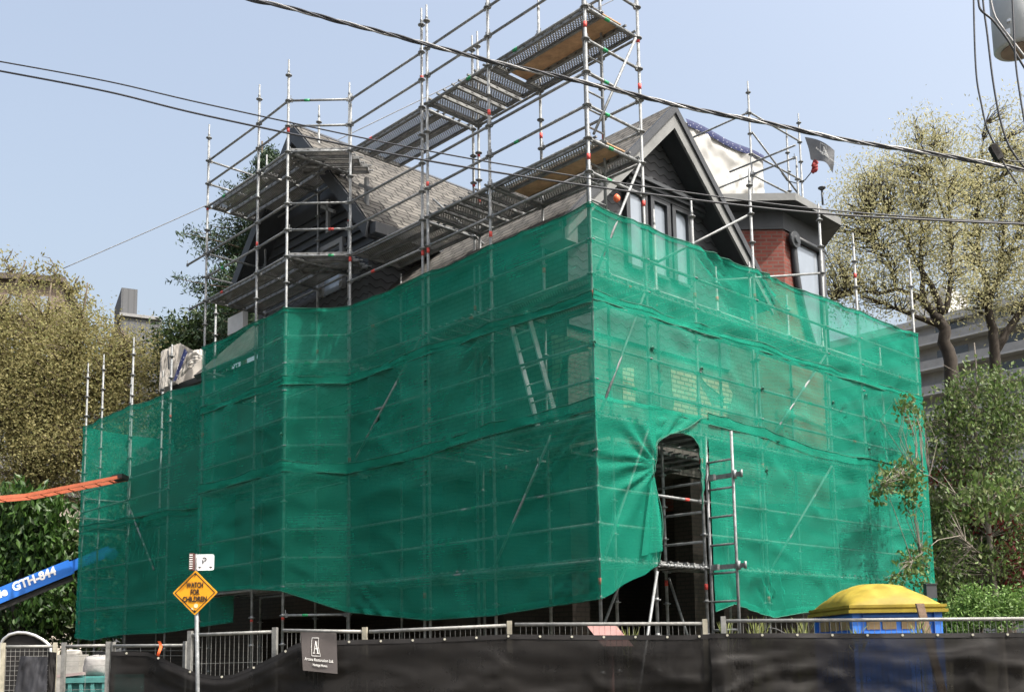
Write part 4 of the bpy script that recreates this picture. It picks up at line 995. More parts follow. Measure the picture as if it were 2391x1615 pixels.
# pale willows on the right
tree('pale_willow', 'pale yellow green budding tree with a forked dark trunk right of the turret', 'tree', 27,
     [[(2235, 1300, .26), (2228, 1000, .21), (2220, 840, .175), (2207, 775, .155), (2196, 750, .14)], [(2196, 752, .14), (2178, 727, .11), (2156, 703, .09), (2154, 680, .075), (2155, 645, .065), (2148, 600, .045), (2152, 520, .03), (2165, 420, .015)],
      [(2156, 703, .07), (2127, 684, .055), (2092, 675, .05), (2060, 684, .045), (2020, 680, .035), (1975, 690, .025), (1945, 700, .012)], [(2202, 735, .11), (2188, 695, .09), (2167, 655, .07), (2140, 610, .05), (2120, 560, .035), (2075, 500, .015)],
      [(2205, 728, .09), (2215, 690, .07), (2220, 647, .06), (2222, 560, .045), (2215, 460, .03), (2200, 360, .012)], [(2092, 675, .04), (2080, 620, .03), (2050, 560, .02), (2030, 500, .01)], [(2190, 755, .1), (2140, 740, .06), (2090, 720, .04), (2020, 690, .025)], [(2210, 520, .03), (2170, 400, .02), (2140, 300, .008), (2130, 265, .005)], [(2170, 400, .012), (2185, 320, .008), (2175, 265, .005)]],
     [(1985, 520, 62, 62), (1950, 590, 40, 60), (2045, 470, 62, 75), (2100, 560, 70, 70), (2150, 470, 60, 100), (2165, 360, 50, 80), (2140, 310, 20, 40), (2200, 330, 36, 60), (2080, 630, 75, 45), (1975, 640, 60, 55), (2000, 690, 60, 26), (2190, 580, 60, 80), (2060, 400, 50, 40), (2110, 420, 40, 60), (2015, 430, 40, 40), (2230, 460, 40, 80), (2225, 640, 40, 60), (2070, 705, 70, 26), (2150, 700, 50, 30), (1930, 680, 22, 30)],
     WILL, BARKD, 31, sub=60, per=30, sig=.36, size=.095, asp=.30, updir=.7, twig=.012)
tree('pale_willow', 'second pale budding tree with dark trunk at the right edge, behind the overhead wires', 'tree', 28.5,
     [[(2330, 1300, .24), (2326, 1000, .19), (2322, 800, .14), (2314, 754, .12), (2306, 700, .10)], [(2306, 700, .1), (2305, 665, .08), (2287, 620, .06), (2280, 520, .04), (2290, 400, .025), (2300, 290, .01)], [(2308, 702, .09), (2322, 673, .07), (2333, 639, .06), (2345, 540, .04), (2330, 420, .02), (2335, 330, .01)],
      [(2322, 820, .14), (2341, 794, .12), (2354, 770, .11), (2391, 722, .09), (2440, 640, .06)], [(2333, 639, .04), (2370, 560, .03), (2390, 470, .015)]],
     [(2270, 470, 50, 90), (2320, 330, 36, 70), (2310, 450, 55, 80), (2370, 410, 50, 90), (2360, 560, 60, 80), (2300, 590, 60, 70), (2250, 590, 40, 60), (2385, 650, 50, 60), (2255, 400, 40, 50), (2345, 260, 24, 40), (2290, 690, 60, 30), (2400, 330, 40, 70), (2410, 500, 40, 90), (2330, 660, 50, 50), (2260, 700, 40, 40), (2370, 720, 40, 40)],
     WILL, BARKD, 32, sub=60, per=30, sig=.36, size=.095, asp=.30, updir=.7, twig=.012)
# birch in front, with hanging leaves
tree('young_birch', 'slender pale trunked birch with hanging leaves beside the far-right end of the netting', 'tree', 21.6,
     [[(2332, 1440, .075), (2318, 1340, .065), (2305, 1210, .055), (2291, 1110, .045), (2281, 1058, .04), (2276, 980, .032), (2282, 900, .02), (2275, 800, .01)], [(2291, 1110, .025), (2330, 1060, .018), (2370, 1000, .012), (2391, 960, .008)], [(2300, 1180, .02), (2340, 1165, .018, -3), (2345, 1160, .015, -6), (2330, 1158, .012, -7.8), (2290, 1158, .008, -8.1), (2255, 1175, .005, -8.2)], [(2281, 1058, .022), (2240, 1010, .015), (2200, 990, .01), (2165, 1000, .006)],
      [(2310, 1250, .02), (2280, 1200, .014), (2230, 1150, .01, -.8), (2170, 1110, .008, -2), (2120, 1100, .006, -3), (2060, 1130, .004, -3.6)], [(2318, 1340, .02), (2285, 1290, .014), (2240, 1250, .01, -.8), (2190, 1260, .007, -2), (2130, 1310, .004, -3)], [(2276, 980, .018), (2320, 930, .012), (2360, 880, .008)], [(2278, 930, .014), (2235, 870, .009), (2200, 850, .005)], [(2300, 1180, .02), (2350, 1150, .014), (2400, 1130, .01)]],
     [(2275, 905, 60, 60), (2345, 920, 50, 70), (2220, 975, 45, 55), (2290, 990, 90, 80), (2370, 1020, 60, 90), (2215, 1060, 60, 60), (2300, 1110, 80, 60), (2230, 1180, 60, 60), (2370, 1180, 60, 70), (2200, 1290, 50, 70), (2280, 1290, 60, 60), (2370, 1320, 50, 70), (2215, 1380, 40, 40), (2185, 1010, 20, 50), (2190, 1190, 30, 60),
      (2160, 1345, 16, 22, -.3), (2162, 985, 10, 22, -.3)],
     BIRC, BARKW, 33, sub=30, per=22, sig=.17, size=.10, asp=.5, droop=.9, twig=.006, sprigs=((2125, 1100, -2.9), (2105, 1102, -3.0), (2085, 1106, -3.2), (2068, 1118, -3.4), (2058, 1136, -3.5), (2054, 1150, -3.5), (2112, 1122, -3), (2128, 1130, -2.9), (2126, 1152, -2.9), (2122, 1172, -2.9), (2090, 1126, -3.1), (2138, 1112, -2.6), (2118, 1318, -3), (2104, 1338, -3.1), (2094, 1354, -3.2), (2134, 1304, -2.8), (2150, 1300, -2.5), (2142, 1330, -2.6), (2150, 1352, -2.5), (2108, 950, -2.6), (2122, 944, -2.6), (2138, 962, -2.2), (2146, 990, -2), (2123, 1070, -2.8), (2148, 1272, -2.5), (2270, 1160, -8.2), (2292, 1150, -8.2), (2315, 1165, -8.1), (2335, 1150, -8.0), (2255, 1180, -8.2), (2300, 1180, -8.2), (2350, 1175, -8), (2280, 1135, -8.2)))  # farthest-forward sprigs and their limb are added to dapple the yellow roof
tree('hedge_bush', 'dark green bushes filling the space behind the birch at the right edge', 'shrub', 25.5, [[(2280, 1480, .1), (2280, 1350, .05)]], [(2200, 1330, 50, 110), (2280, 1330, 70, 110), (2370, 1300, 70, 140), (2210, 1200, 50, 70), (2330, 1180, 80, 70), (2180, 1420, 40, 50)], DARKG, BARKD, 34, sub=55, per=44, sig=.28, size=.13, asp=.45, twig=0)
tree('red_maple', 'dark red leaved maple glowing between the birch leaves at the right', 'tree', 22.8, [[(2290, 1480, .06), (2290, 1250, .03)]], [(2185, 1110, 16, 40, -.2), (2260, 1110, 36, 26, -.6), (2290, 1150, 45, 30, -.6), (2270, 1170, 30, 40, -.6), (2370, 1290, 40, 50, -1), (2320, 1210, 30, 40, -1), (2375, 1330, 30, 40, -1)], REDL, BARKD, 35, sub=70, per=12, sig=.18, size=.11, asp=.5, twig=.006)
tree('low_shrub', 'sunlit light green shrubs at the foot of the birch behind the fence', 'shrub', 15.5, [[(2290, 1500, .03), (2290, 1470, .02)]], [(2240, 1440, 45, 26), (2310, 1440, 45, 24), (2370, 1420, 40, 40), (2280, 1400, 40, 22), (2230, 1470, 40, 20)], LGREEN, BARKD, 36, sub=120, per=34, sig=.10, size=.06, asp=.45, twig=0)
# weeds behind the fence
rw = random.Random(5)
for i, (px_, py_, hh) in enumerate(((1697, 1462, 26), (1762, 1464, 30), (1783, 1466, 24), (1880, 1462, 30), (1862, 1470, 18), (2003, 1470, 18), (2150, 1462, 22), (1470, 1472, 18))):
    vs, fs = [], []; g = at(px_, py_+40, 12.2); top = at(px_, py_-hh, 12.2).z; b0 = V((g.x, g.y, 0))
    for q in range(34):
        an = rw.uniform(0, 6.28); sp_ = rw.uniform(.01, .11); hz = top*rw.uniform(.88, 1.0); l_ = rw.uniform(.10, .25)
        p = b0+V((math.cos(an)*sp_*.5, math.sin(an)*sp_*.5, hz-l_)); e = b0+V((math.cos(an)*sp_*1.6, math.sin(an)*sp_*1.6, hz)); d = (e-p).normalized(); leaf(vs, fs, (p+e)/2, d, d.cross(V((rw.gauss(0, 1), rw.gauss(0, 1), .2))).normalized(), l_, .014)
    for q in range(3):
        p0 = V((rw.gauss(0, .03), rw.gauss(0, .03), 0)); d = UP; leaf(vs, fs, b0+p0+UP*(top-.2)*.5, UP, V((1, 0, 0)), top-.15, .012)
    me = bpy.data.meshes.new('weed'); me.from_pydata([tuple(V(v)-b0) for v in vs], [], fs); me.materials.append(GRASS); o = bpy.data.objects.new('weed', me); o.location = b0; COL.objects.link(o)
    tag(o, ['pale weed tuft just right of the gap between the fence panels', 'tall pale weed left of the red banded pole foot behind the fence', 'short weed beside the red banded pole foot behind the fence', 'tall pale weed against the left side of the blue playhouse', 'low weed in the dark left of the blue playhouse',
            'low pale weed in front of the blue playhouse corner', 'green weed at the foot of the wooden stake', 'small green weed beside the pink board behind the fence'][i], 'weed', 'weeds behind the fence')

# ------------------------------------------------------------------ background buildings
def corr(name, c1, c2, w=.3):
    m, nt, out = mat(name); tc = N(nt, 'ShaderNodeTexCoord'); wv = N(nt, 'ShaderNodeTexWave', Scale=1/w/2); L(nt, tc.outputs['UV'], wv.inputs['Vector'])
    c = ramp(nt, wv.outputs['Fac'], [(.0, c1), (.25, c2), (1, c2)]); b = N(nt, 'ShaderNodeBsdfPrincipled', Roughness=.6); L(nt, c, b.inputs['Base Color']); L(nt, b.outputs[0], out.inputs[0]); return m
CORR = corr('grey_ribbed_metal', (.04, .044, .05), (.065, .07, .078), .5)
def obox(mb, c0, dx, dy, lx, ly, z0, z1, m=0):
    a = V(c0); a.z = 0; mb.box(a+dx*lx/2+dy*ly/2+UP*((z0+z1)/2), dx*lx/2, dy*ly/2, UP*(z1-z0)/2, m)
Yb = 60
a = at(272, 690, Yb); b = at(283, 700, Yb-1.5)
dxm = V((.90, .436, 0)); dym = V((-.436, .90, 0))
root = empty('metal_clad_building', V((b.x, b.y, 0)), label='grey metal clad building with a rooftop plant box behind the left trees', cat='building')
mb = MB(); obox(mb, b, dxm, dym, 36/FPX*Yb, 4, at(283, 735, Yb).z-1, at(283, 692, Yb).z); mb.build('plant_room', CORR, root).location = -root.location
b2 = at(283, 735, Yb-2); mb = MB(); obox(mb, b2, dxm, dym, 92/FPX*Yb, 10, 0, at(290, 738, Yb-2).z); mb.build('wall', CORR, root).location = -root.location
mb = MB(); obox(mb, b2-dxm*.1-dym*.15, dxm, dym, 94/FPX*Yb, 10, at(290, 738, Yb-2).z+.01, at(290, 731, Yb-2).z); mb.build('parapet', GREYP, root).location = -root.location
BRN = simple('brown_wall', (.16, .125, .10), .9, 0, .15, 1); 
a = at(-160, 640, 64); root = empty('brown_apartment_block', V((a.x, a.y, 0)), label='flat roofed brown apartment block half hidden behind the olive budding tree', cat='building')
dxb = V((.97, .24, 0)); dyb = V((-.24, .97, 0)); lb2 = 7.6
mb = MB(); obox(mb, a, dxb, dyb, lb2, 9, 0, at(130, 665, 66).z); mb.build('wall', BRN, root).location = -root.location
mb = MB(); obox(mb, a-dxb*.3-dyb*.4, dxb, dyb, lb2+.6, 10, at(130, 665, 66).z+.01, at(130, 652, 66).z); mb.build('roof', simple('brown_roof_edge', (.09, .075, .065), .9), root).location = -root.location
for i in range(4):
    for f in range(4):
        mb = MB(); c = a+dxb*(1.+i*1.7); z = at(130, 665, 66).z-2.2-f*2.9; obox(mb, c-dyb*.02, dxb, dyb, .9, .1, z, z+1.3); mb.build('window', GLASS, root).location = -root.location
PALE = simple('pale_stucco', (.42, .38, .32), .9, 0, .12, 1)
a = at(-420, 1200, 46); root = empty('pale_house', V((a.x, a.y, 0)), label='pale stucco house glimpsed between the trees at the lower left', cat='house')
mb = MB(); mb.bx(a.x, a.x+8.4, 46, 54, 0, at(0, 1120, 46).z); mb.build('wall', PALE, root).location = -root.location
zt_ = at(0, 1120, 46).z; mb = MB(); mb.prism([(a.x-.4, 45.6, zt_), (a.x-.4, 54.4, zt_), (a.x-.4, 50, zt_+2.2)], V((9.2, 0, 0))); mb.build('roof', simple('dark_asphalt_shingles', (.07, .068, .066), .9, 0, .2, 3), root).location = -root.location
for i in range(2):
    mb = MB(); x = a.x+3.2+i*2.6; mb.bx(x, x+1, 45.9, 46.05, 2.2, 3.6); f = mb.build('window', WHITEP, root); f.location = -root.location
    mb = MB(); mb.bx(x+.1, x+.9, 45.87, 45.9, 2.3, 3.5); g = mb.build('pane', GLASS, f)
# apartment block on the right, its front running back along the same way as the house
A0 = at(2167, 746, 120); root = empty('apartment_block', V((A0.x, A0.y, 0)), label='pale grey apartment block with balconies behind the trees at the right', cat='building')
APW = simple('grey_panel_wall', (.27, .27, .272), .85, 0, .15, .8); SLABM = simple('pale_concrete_slab', (.38, .382, .385), .8, 0, .08, 1); DGL = simple('dark_window_glass', (.035, .04, .045), .15, 0, .3, 1, 0, .8)
fd = DL*-1; bd = DR; Pz = A0.z; a0 = A0+DL*34; LN = 96
def rb2(nm, mb, m, par=None): o = mb.build(nm, m, par or root, uv=False); o.location = -root.location if par is None else (0, 0, 0); return o
mb = MB(); obox(mb, a0, fd, bd, LN, 20, 0, Pz-.9); rb2('wall', mb, APW)
mb = MB(); obox(mb, a0-fd*.5-bd*.9, fd, bd, LN+1, 21, Pz-.89, Pz); rb2('roof', mb, SLABM)
mb = MB(); obox(mb, a0+fd*30+bd*3, fd, bd, 5, 6, Pz+.01, Pz+4.5); rb2('stair_head', mb, WHITEP)
mb = MB(); obox(mb, a0+fd*62+bd*3, fd, bd, 3.0, 4, Pz+.01, Pz+4.); rb2('roof_box', mb, WHITEP)
for f in range(8):
    z = Pz-3.4-f*2.95
    mb = MB(); obox(mb, a0+fd*.4-bd*1.5, fd, bd, LN-.8, 1.49, z, z+.2); rb2('balcony_slab', mb, SLABM)
    mb = MB(); obox(mb, a0+fd*.5-bd*1.46, fd, bd, LN-1, .06, z+.21, z+1.12); rb2('balcony_front', mb, APW)
    for i in range(12):
        if (i*7+f*3) % 5 == 4 or (f > 4 and i % 2): continue
        mb = MB(); c = a0+fd*(6+i*7.2)-bd*.05; obox(mb, c, fd, bd, 3.6, .04, z+.35, z+2.4); rb2('window', mb, DGL)

# ------------------------------------------------------------------ temporary fence
FEN = simple('dull_galvanised_fence', (.21, .21, .20), .6, .3, .35, 12, .1); FENY = simple('weathered_cream_post', (.30, .28, .22), .7, 0, .3, 10, .1)
def fpanel(a, b, label, posts=(1, 1), pm=FEN, vert=.055, hz=(.33, .66, 1.0, 1.33), top=None, hzonly=False):
    """a, b: (x, y, top z) of the two ends; a welded mesh panel"""
    a = V(a); b = V(b); base = V((a.x, a.y, 0)); root = empty('mesh_fence', base, label=label, cat='fence', group='temporary fence panels')
    ab = V((b.x-a.x, b.y-a.y, 0)); ln = ab.length; t = ab/ln
    mb = MB(); mb.tube([V((0, 0, a.z)), ab+UP*b.z], .0195, 8); mb.build('rail', FEN, root, uv=False); mb = MB(); mb.tube([V((0, 0, .12)), ab+UP*.12], .0195, 8); mb.build('rail', FEN, root, uv=False)
    for i, (q, z) in enumerate(((V((0, 0, 0)), a.z), (ab, b.z))):
        if posts[i]:
            mb = MB(); mb.box(q+UP*((z+.05)/2)+t*(.02 if i == 0 else -.02), t*.026, t.cross(UP)*.022, UP*((z+.05)/2)); mb.build('post', pm, root, uv=False)
    mb = MB(); n = int(ln/vert)
    if not hzonly:
        for i in range(1, n):
            f = i/n; mb.tube([ab*f+UP*.12, ab*f+UP*(a.z+(b.z-a.z)*f)], .0028, 4, caps=False)
    for h in hz: mb.tube([UP*(a.z-h), ab+UP*(b.z-h)], .003, 4, caps=False)
    mb.build('wire_mesh', FEN, root, uv=False); return root
def fe(px, py, y): return at(px, py, y)
Yf = 11.5
fpanel(fe(441, 1482, 12.3), fe(646, 1474, 11.9), 'grey mesh fence panel right behind the diamond warning sign post', vert=.06)
fpanel(fe(661, 1471, 11.8), fe(856, 1474, 11.6), 'mesh fence panel carrying the small square dark banner', (0, 1), FENY, vert=.05)
fpanel(fe(862, 1474, 11.6), fe(1194, 1459, 11.5), 'mesh fence panel between two weathered cream posts left of the net corner', (0, 1), FENY)
fpanel(fe(1202, 1457, 11.5), fe(1650, 1455, 11.4), 'long mesh fence panel with the pink board behind it', (0, 1), FENY, vert=.06)
fpanel(fe(1684, 1449, 11.35), fe(2480, 1443, 11.2), 'long mesh fence panel in front of the blue and yellow playhouse', (1, 1), FEN, vert=.057)
Yl = 13.6
fpanel(fe(146, 1508, Yl), fe(257, 1506, Yl), 'mesh fence panel in front of the pale rubble sack', vert=.3, hz=(.07, .13, .19, .25, .55))
fpanel(fe(262, 1507, Yl), fe(436, 1506, 12.6), 'mesh fence panel whose upper half shows left of the warning sign', (1, 1), vert=.3, hz=(.06, .12, .4))
fpanel(fe(4, 1509, Yl-.2), fe(133, 1508, Yl), 'mesh fence panel at the far left with a dark cloth over it', (1, 1), FENY, vert=.05, hz=(.06, .12, .18, .24, .3, .36, .42, .48, .54))
def darkcloth(name, a_=.94, col=(.020, .019, .018)):
    m, nt, out = mat(name); tc = N(nt, 'ShaderNodeTexCoord'); nz = N(nt, 'ShaderNodeTexNoise', Scale=2.2, Detail=8., Roughness=.7); L(nt, tc.outputs['Object'], nz.inputs['Vector'])
    c = ramp(nt, nz.outputs['Fac'], [(.3, tuple(q*.7 for q in col)), (.7, tuple(q*1.5 for q in col))]); b = N(nt, 'ShaderNodeBsdfPrincipled', Roughness=.62); b.inputs['Specular IOR Level'].default_value = .2; L(nt, c, b.inputs['Base Color'])
    wv = N(nt, 'ShaderNodeTexNoise', Scale=180.); L(nt, tc.outputs['Object'], wv.inputs['Vector']); bp = N(nt, 'ShaderNodeBump', Strength=.25, Distance=.003); L(nt, wv.outputs['Fac'], bp.inputs['Height']); L(nt, bp.outputs[0], b.inputs['Normal'])
    t = N(nt, 'ShaderNodeBsdfTransparent'); mx = N(nt, 'ShaderNodeMixShader'); mr = N(nt, 'ShaderNodeMapRange'); L(nt, nz.outputs['Fac'], mr.inputs[0]); mr.inputs[1].default_value = .3; mr.inputs[2].default_value = .7; mr.inputs[3].default_value = min(1, a_-.045 if a_ < .99 else 1); mr.inputs[4].default_value = min(1, a_+.02); L(nt, mr.outputs[0], mx.inputs[0]); L(nt, t.outputs[0], mx.inputs[1]); L(nt, b.outputs[0], mx.inputs[2]); L(nt, mx.outputs[0], out.inputs[0]); return m
CLOTH = darkcloth('black_windscreen_cloth', .965, (.0085, .0076, .007)); CLOTH2 = darkcloth('dark_grey_cloth', .97, (.035, .036, .042)); CLOTHH = darkcloth('black_webbing', 1.0, (.016, .015, .015))
BRASS = simple('brass_grommet', (.62, .60, .5), .35, .6, .1)
def screen(name, pts, label, seed, amp=.025, vfold=(), grom=.36, zb=.15, sagfold=None):
    """cloth hung from picture points (x, y, depth); falls to the ground"""
    P3 = [at(x, y, d) for x, y, d in pts]; xs = [p[0] for p in pts]
    def top(u):
        x = xs[0]+(xs[-1]-xs[0])*u
        for i in range(len(xs)-1):
            if x <= xs[i+1]: f = (x-xs[i])/(xs[i+1]-xs[i]); return P3[i].lerp(P3[i+1], f), x
        return P3[-1], xs[-1]
    def pos(u, v):
        p, x = top(u); z = p.z+(zb-p.z)*v
        w = noise.noise(V((p.x*.8+seed, z*2.2, seed)))*1.2+abs(noise.noise(V((p.x*1.3+z*1.8, z*3.5-p.x*.6, seed+4))))*1.3
        rg = max(0, 1-abs(noise.noise(V((p.x*.55+z*.9+seed, z*2.1-p.x*.45, 7+seed))))*3)**4+.7*max(0, 1-abs(noise.noise(V((p.x*.9-z*.5, z*3.2+p.x*.5, 17+seed))))*3.4)**4
        dy = -amp*(w+rg*1.1)*min(1, v*6)
        for xc, wd_, dp in vfold:
            q = (x-xc-v*40*(1 if dp > 0 else .3))/wd_; dy -= abs(dp)*math.exp(-q*q)*(.3+.7*min(1, v*4))
        if sagfold is not None: dy -= sagfold(x, z, p.z)
        return V((p.x, p.y-.035+dy, z))
    nu = max(30, int(abs(P3[-1].x-P3[0].x)/.045)); mb = MB(); mb.grid(nu, 34, pos)
    o = mb.build(name, CLOTH, uv=False); tag(o, label, 'fence screen', 'black cloth screens on the fence')
    mb = MB(); mb.grid(nu, 2, lambda u, v: pos(u, v*.03)+V((0, -.006, 0))); mb.build('hem', CLOTHH, o, uv=False)
    if grom:
        n = max(2, int(abs(P3[-1].x-P3[0].x)/grom))
        for i in range(n):
            c = pos((i+.5)/n, .012)+V((0, -.012, 0)); g = MB(); g.tube([c+V((0, .004, 0)), c-V((0, .004, 0))], .013, 10); g.build('grommet', BRASS, o, uv=False)
    return o
d_ = 11.3
def sg(x, z, zt): return (.05*math.exp(-((z-(zt-.10))/.035)**2)+.03*math.exp(-((z-(zt-.2))/.05)**2)) if 380 < x < 720 else 0
screen('fence_screen', [(262, 1520, 12.6), (348, 1521, 12.5), (387, 1538, 12.4), (420, 1553, 12.3), (460, 1569, 12.2), (503, 1577, 12.1), (545, 1574, 12.0), (600, 1552, 11.9), (650, 1527, 11.75), (683, 1507, 11.7), (700, 1500, 11.65), (788, 1494, 11.6), (1000, 1489, d_+.2), (1186, 1480, d_+.15), (1400, 1482, d_+.1), (1600, 1482, d_), (1668, 1479, d_)],
       'black cloth screen on the fence, its top edge sagging low behind the warning sign', 1, .028, sagfold=sg, vfold=((1668, 14, .02),))
screen('fence_screen', [(1655, 1478, d_-.06), (1860, 1477, d_-.07), (2042, 1478, d_-.08), (2250, 1477, d_-.12), (2470, 1475, d_-.18)], 'black cloth screen with slanting creases on the right part of the fence', 2, .045, vfold=((1672, 9, .035), (1692, 8, .03), (1660, 6, .02)))
CB = [at(703, 1475, 11.5), at(786, 1476, 11.5), at(789, 1572, 11.46), at(708, 1564, 11.46)]
def cban(u, v):
    a, b, c, d = CB; p = (a*(1-u)+b*u)*(1-v)+(d*(1-u)+c*u)*v
    return p+V((0, -.012*math.sin(u*5+v*3)*v-.012, 0))
mb = MB(); mb.grid(16, 16, cban); sb = mb.build('fence_banner', simple('dark_taupe_vinyl', (.060, .052, .050), .6, 0, .15, 4), uv=False); tag(sb, 'small square dark banner with a white framed letter A hung on the fence', 'banner', 'company banners')
mb = MB(); logoA(mb, lambda u, v: cban(.26+u*.27+.02*v, .60-v*.46)+V((0, -.006, 0))); mb.build('emblem', WHITE, sb, uv=False)
text_on(sb, 'lettering', 'Arcana Restoration Ltd.', .047, cban(.48, .735)+V((0, -.012, 0)), cban(.9, .72)-cban(.1, .70), UP, WHITE, sx=.68)
text_on(sb, 'lettering', 'Heritage Homes', .038, cban(.50, .86)+V((0, -.012, 0)), cban(.9, .86)-cban(.1, .845), UP, WHITE, sx=.62)
# cloth over the far-left panel, hoop gate
mb = MB(); q4 = [at(48, 1530, 13.2), at(112, 1533, 13.2), at(108, 1660, 13.2), at(26, 1660, 13.2)]; cloth(mb, q4[0], q4[1], q4[2], q4[3], V((0, -1, 0)), .03, 20, 20, 5); tag(mb.build('draped_cloth', CLOTH2, uv=False), 'dark grey cloth draped over the far-left fence panel', 'cloth')
mb = MB(); cloth(mb, at(113, 1520, 13.3), at(132, 1522, 13.3), at(128, 1660, 13.3), at(110, 1660, 13.3), V((0, -1, 0)), .03, 8, 20, 8); tag(mb.build('rolled_cloth', CLOTHH, uv=False), 'black strip of cloth hanging on the post beside the draped grey cloth', 'cloth')
hp = [at(x, y, 14.2) for x, y in ((0, 1640), (-1, 1560), (1, 1505), (8, 1492), (22, 1481), (42, 1476), (62, 1477), (82, 1483), (100, 1493), (112, 1503), (118, 1512), (120, 1560), (120, 1640))]
hb = V((hp[0].x, hp[0].y, 0)); root = empty('hoop_gate', hb, label='rounded steel hoop gate with a dark infill at the bottom left corner', cat='gate')
mb = MB(); mb.tube([V((hp[0].x, hp[0].y, 0))]+hp+[V((hp[-1].x, hp[-1].y, 0))], .022, 8); mb.build('hoop', ALU, root, uv=False).location = -hb
mb = MB(); ins = [p+V((0, .02, 0)) for p in hp]; mb.prism([V((ins[0].x, ins[0].y, .05))]+ins+[V((ins[-1].x, ins[-1].y, .05))], V((0, .02, 0))); mb.build('infill', CLOTHH, root, uv=False).location = -hb
# skip with sacks behind the fence
TEAL = simple('faded_teal_paint', (.06, .20, .19), .7, 0, .3, 6, .1)
k0 = at(150, 1585, 15.2); x0, x1 = k0.x, at(262, 1585, 15.2).x; ztop_ = at(180, 1578, 15.2).z
mb = MB(); mb.prism([(x0, 15.2, .1), (x1, 15.2, .1), (x1, 16.5, .1), (x0, 16.5, .1)], UP*(ztop_-.1)); mb.bx(x0-.03, x1+.03, 15.14, 15.2, ztop_-.09, ztop_-.02)
for i in range(4): x = x0+.1+i*(x1-x0-.2)/3; mb.bx(x-.025, x+.025, 15.15, 15.2, .1, ztop_-.1)
mb.bx(x0, x1, 15.2, 16.5, 0, .1); tag(mb.build('skip', TEAL), 'faded teal skip behind the mesh fence at the lower left', 'skip')
SACK = simple('pale_grey_sacking', (.24, .235, .23), .9, 0, .25, 4, .4)
def sackm(c, rx, ry, rz, seed):
    mb = MB()
    def f(u, v):
        th = u*6.2832; ph = (v-.5)*3.1416; ce = lambda a: math.copysign(abs(a)**.6, a)
        n_ = 1+.10*noise.noise(V((math.cos(th)*1.5+seed, math.sin(th)*1.5, ph*2)))+.05*noise.noise(V((math.cos(th)*5, math.sin(th)*5+seed, ph*6)))
        return c+V((ce(math.cos(th))*ce(math.cos(ph))*rx*n_, ce(math.sin(th))*ce(math.cos(ph))*ry*n_, ce(math.sin(ph))*rz*n_))
    mb.grid(28, 18, f); return mb
c = at(229, 1590, 15.5); c.z = ztop_+.13; tag(sackm(c, .17, .25, .16, 1).build('rubble_sack', SACK, uv=False), 'bulging pale grey rubble sack lying on the teal skip', 'sack')
c = at(225, 1608, 14.8); c.z = .55; tag(sackm(c, .22, .22, .55, 4).build('bulk_bag', SACK, uv=False), 'tall pale bulk bag standing in front of the teal skip', 'sack')
mb = MB(); mb.box(at(172, 1573, 15.35)+UP*0, V((.21, 0, .018)), V((0, .2, 0)), V((0, 0, .02))); o = mb.build('plasterboard', simple('dull_pink_board', (.30, .24, .235), .85, 0, .12, 5), uv=False); o.location.z = ztop_+.022-at(172, 1573, 15.35).z; tag(o, 'dull pink board lying across the teal skip', 'board')
c_ = simple('white_debris', (.30, .29, .27), .9, 0, .3, 6)
for i, (x, y, s) in enumerate(((168, 1520, .1), (12, 1530, .13), (16, 1541, .11))):
    p = at(x, y, 17.5); mb = sackm(V((p.x, p.y, p.z-.02)), s*1.5, s, s*.5, i+9); m2 = MB()
    mb.v += []; q = MB(); mb.bx(p.x-.2, p.x+.2, p.y-.2, p.y+.2, 0, p.z-.02-s*.3); tag(mb.build('debris_heap', c_, uv=False), ['heap of white debris seen over the mesh left of the skip', 'upper pale lump in the rubble heap behind the far-left fence post', 'lower pale lump in the rubble heap behind the far-left fence post'][i], 'debris')
p = at(372, 1514, 12.5); mb = MB(); mb.grid(3, 8, lambda u, v: p+V(((u-.5)*.035+.02*math.sin(v*4), -.02+.015*math.sin(v*7), .09-.19*v))); tag(mb.build('flagging_tape', simple('fluorescent_orange_tape', (.85, .13, .04), .5), uv=False), 'short orange flagging tape tied to the left fence rail', 'tape')
# things just behind the fence on the right
mb = MB(); a = at(1367, 1456, 12.4); b = at(1436, 1456, 12.4); c = at(1460, 1484, 12.1); d = at(1389, 1484, 12.1)
dn_ = (c-b).normalized(); t_ = .62; mb.prism([a, b, b+dn_*t_, a+dn_*t_], V((0, .02, 0))); q5 = (a+b)/2+dn_*t_*.6; mb.tube([V((q5.x, q5.y+.06, 0)), q5+V((0, .05, 0))], .03, 6); mb.build('x', CLOTHH) if False else tag(mb.build('leaning_board', simple('pink_insulation_board', (.24, .13, .12), .85, 0, .1, 5), uv=False), 'pinkish board leaning behind the mesh fence below the net corner', 'board')
a = at(2147, 1408, 12.4); b = at(2164, 1480, 12.3); mb = MB(); lo2 = V((b.x+.35, b.y, 0)); mb.box((a+lo2)/2, V((.045, 0, 0)), V((0, .02, 0)), (a-lo2)/2); tag(mb.build('wooden_stake', simple('weathered_timber', (.20, .14, .10), .9, 0, .3, 12, .2), uv=False), 'weathered wooden stake leaning in front of the blue playhouse', 'stake')
a = at(2172, 1380, 15.6); mb = MB(); mb.box(V((a.x, a.y, a.z)), V((.075, 0, 0)), V((0, .06, 0)), UP*.10); mb.tube([V((a.x, a.y+.08, 0)), V((a.x, a.y+.08, a.z+.05))], .03, 8); mb.bx(a.x-.085, a.x+.085, a.y-.07, a.y+.06, a.z+.10, a.z+.115); tag(mb.build('meter_box', simple('dark_grey_box', (.05, .052, .056), .6), uv=False), 'dark grey box on a post behind the yellow domed roof', 'utility box')
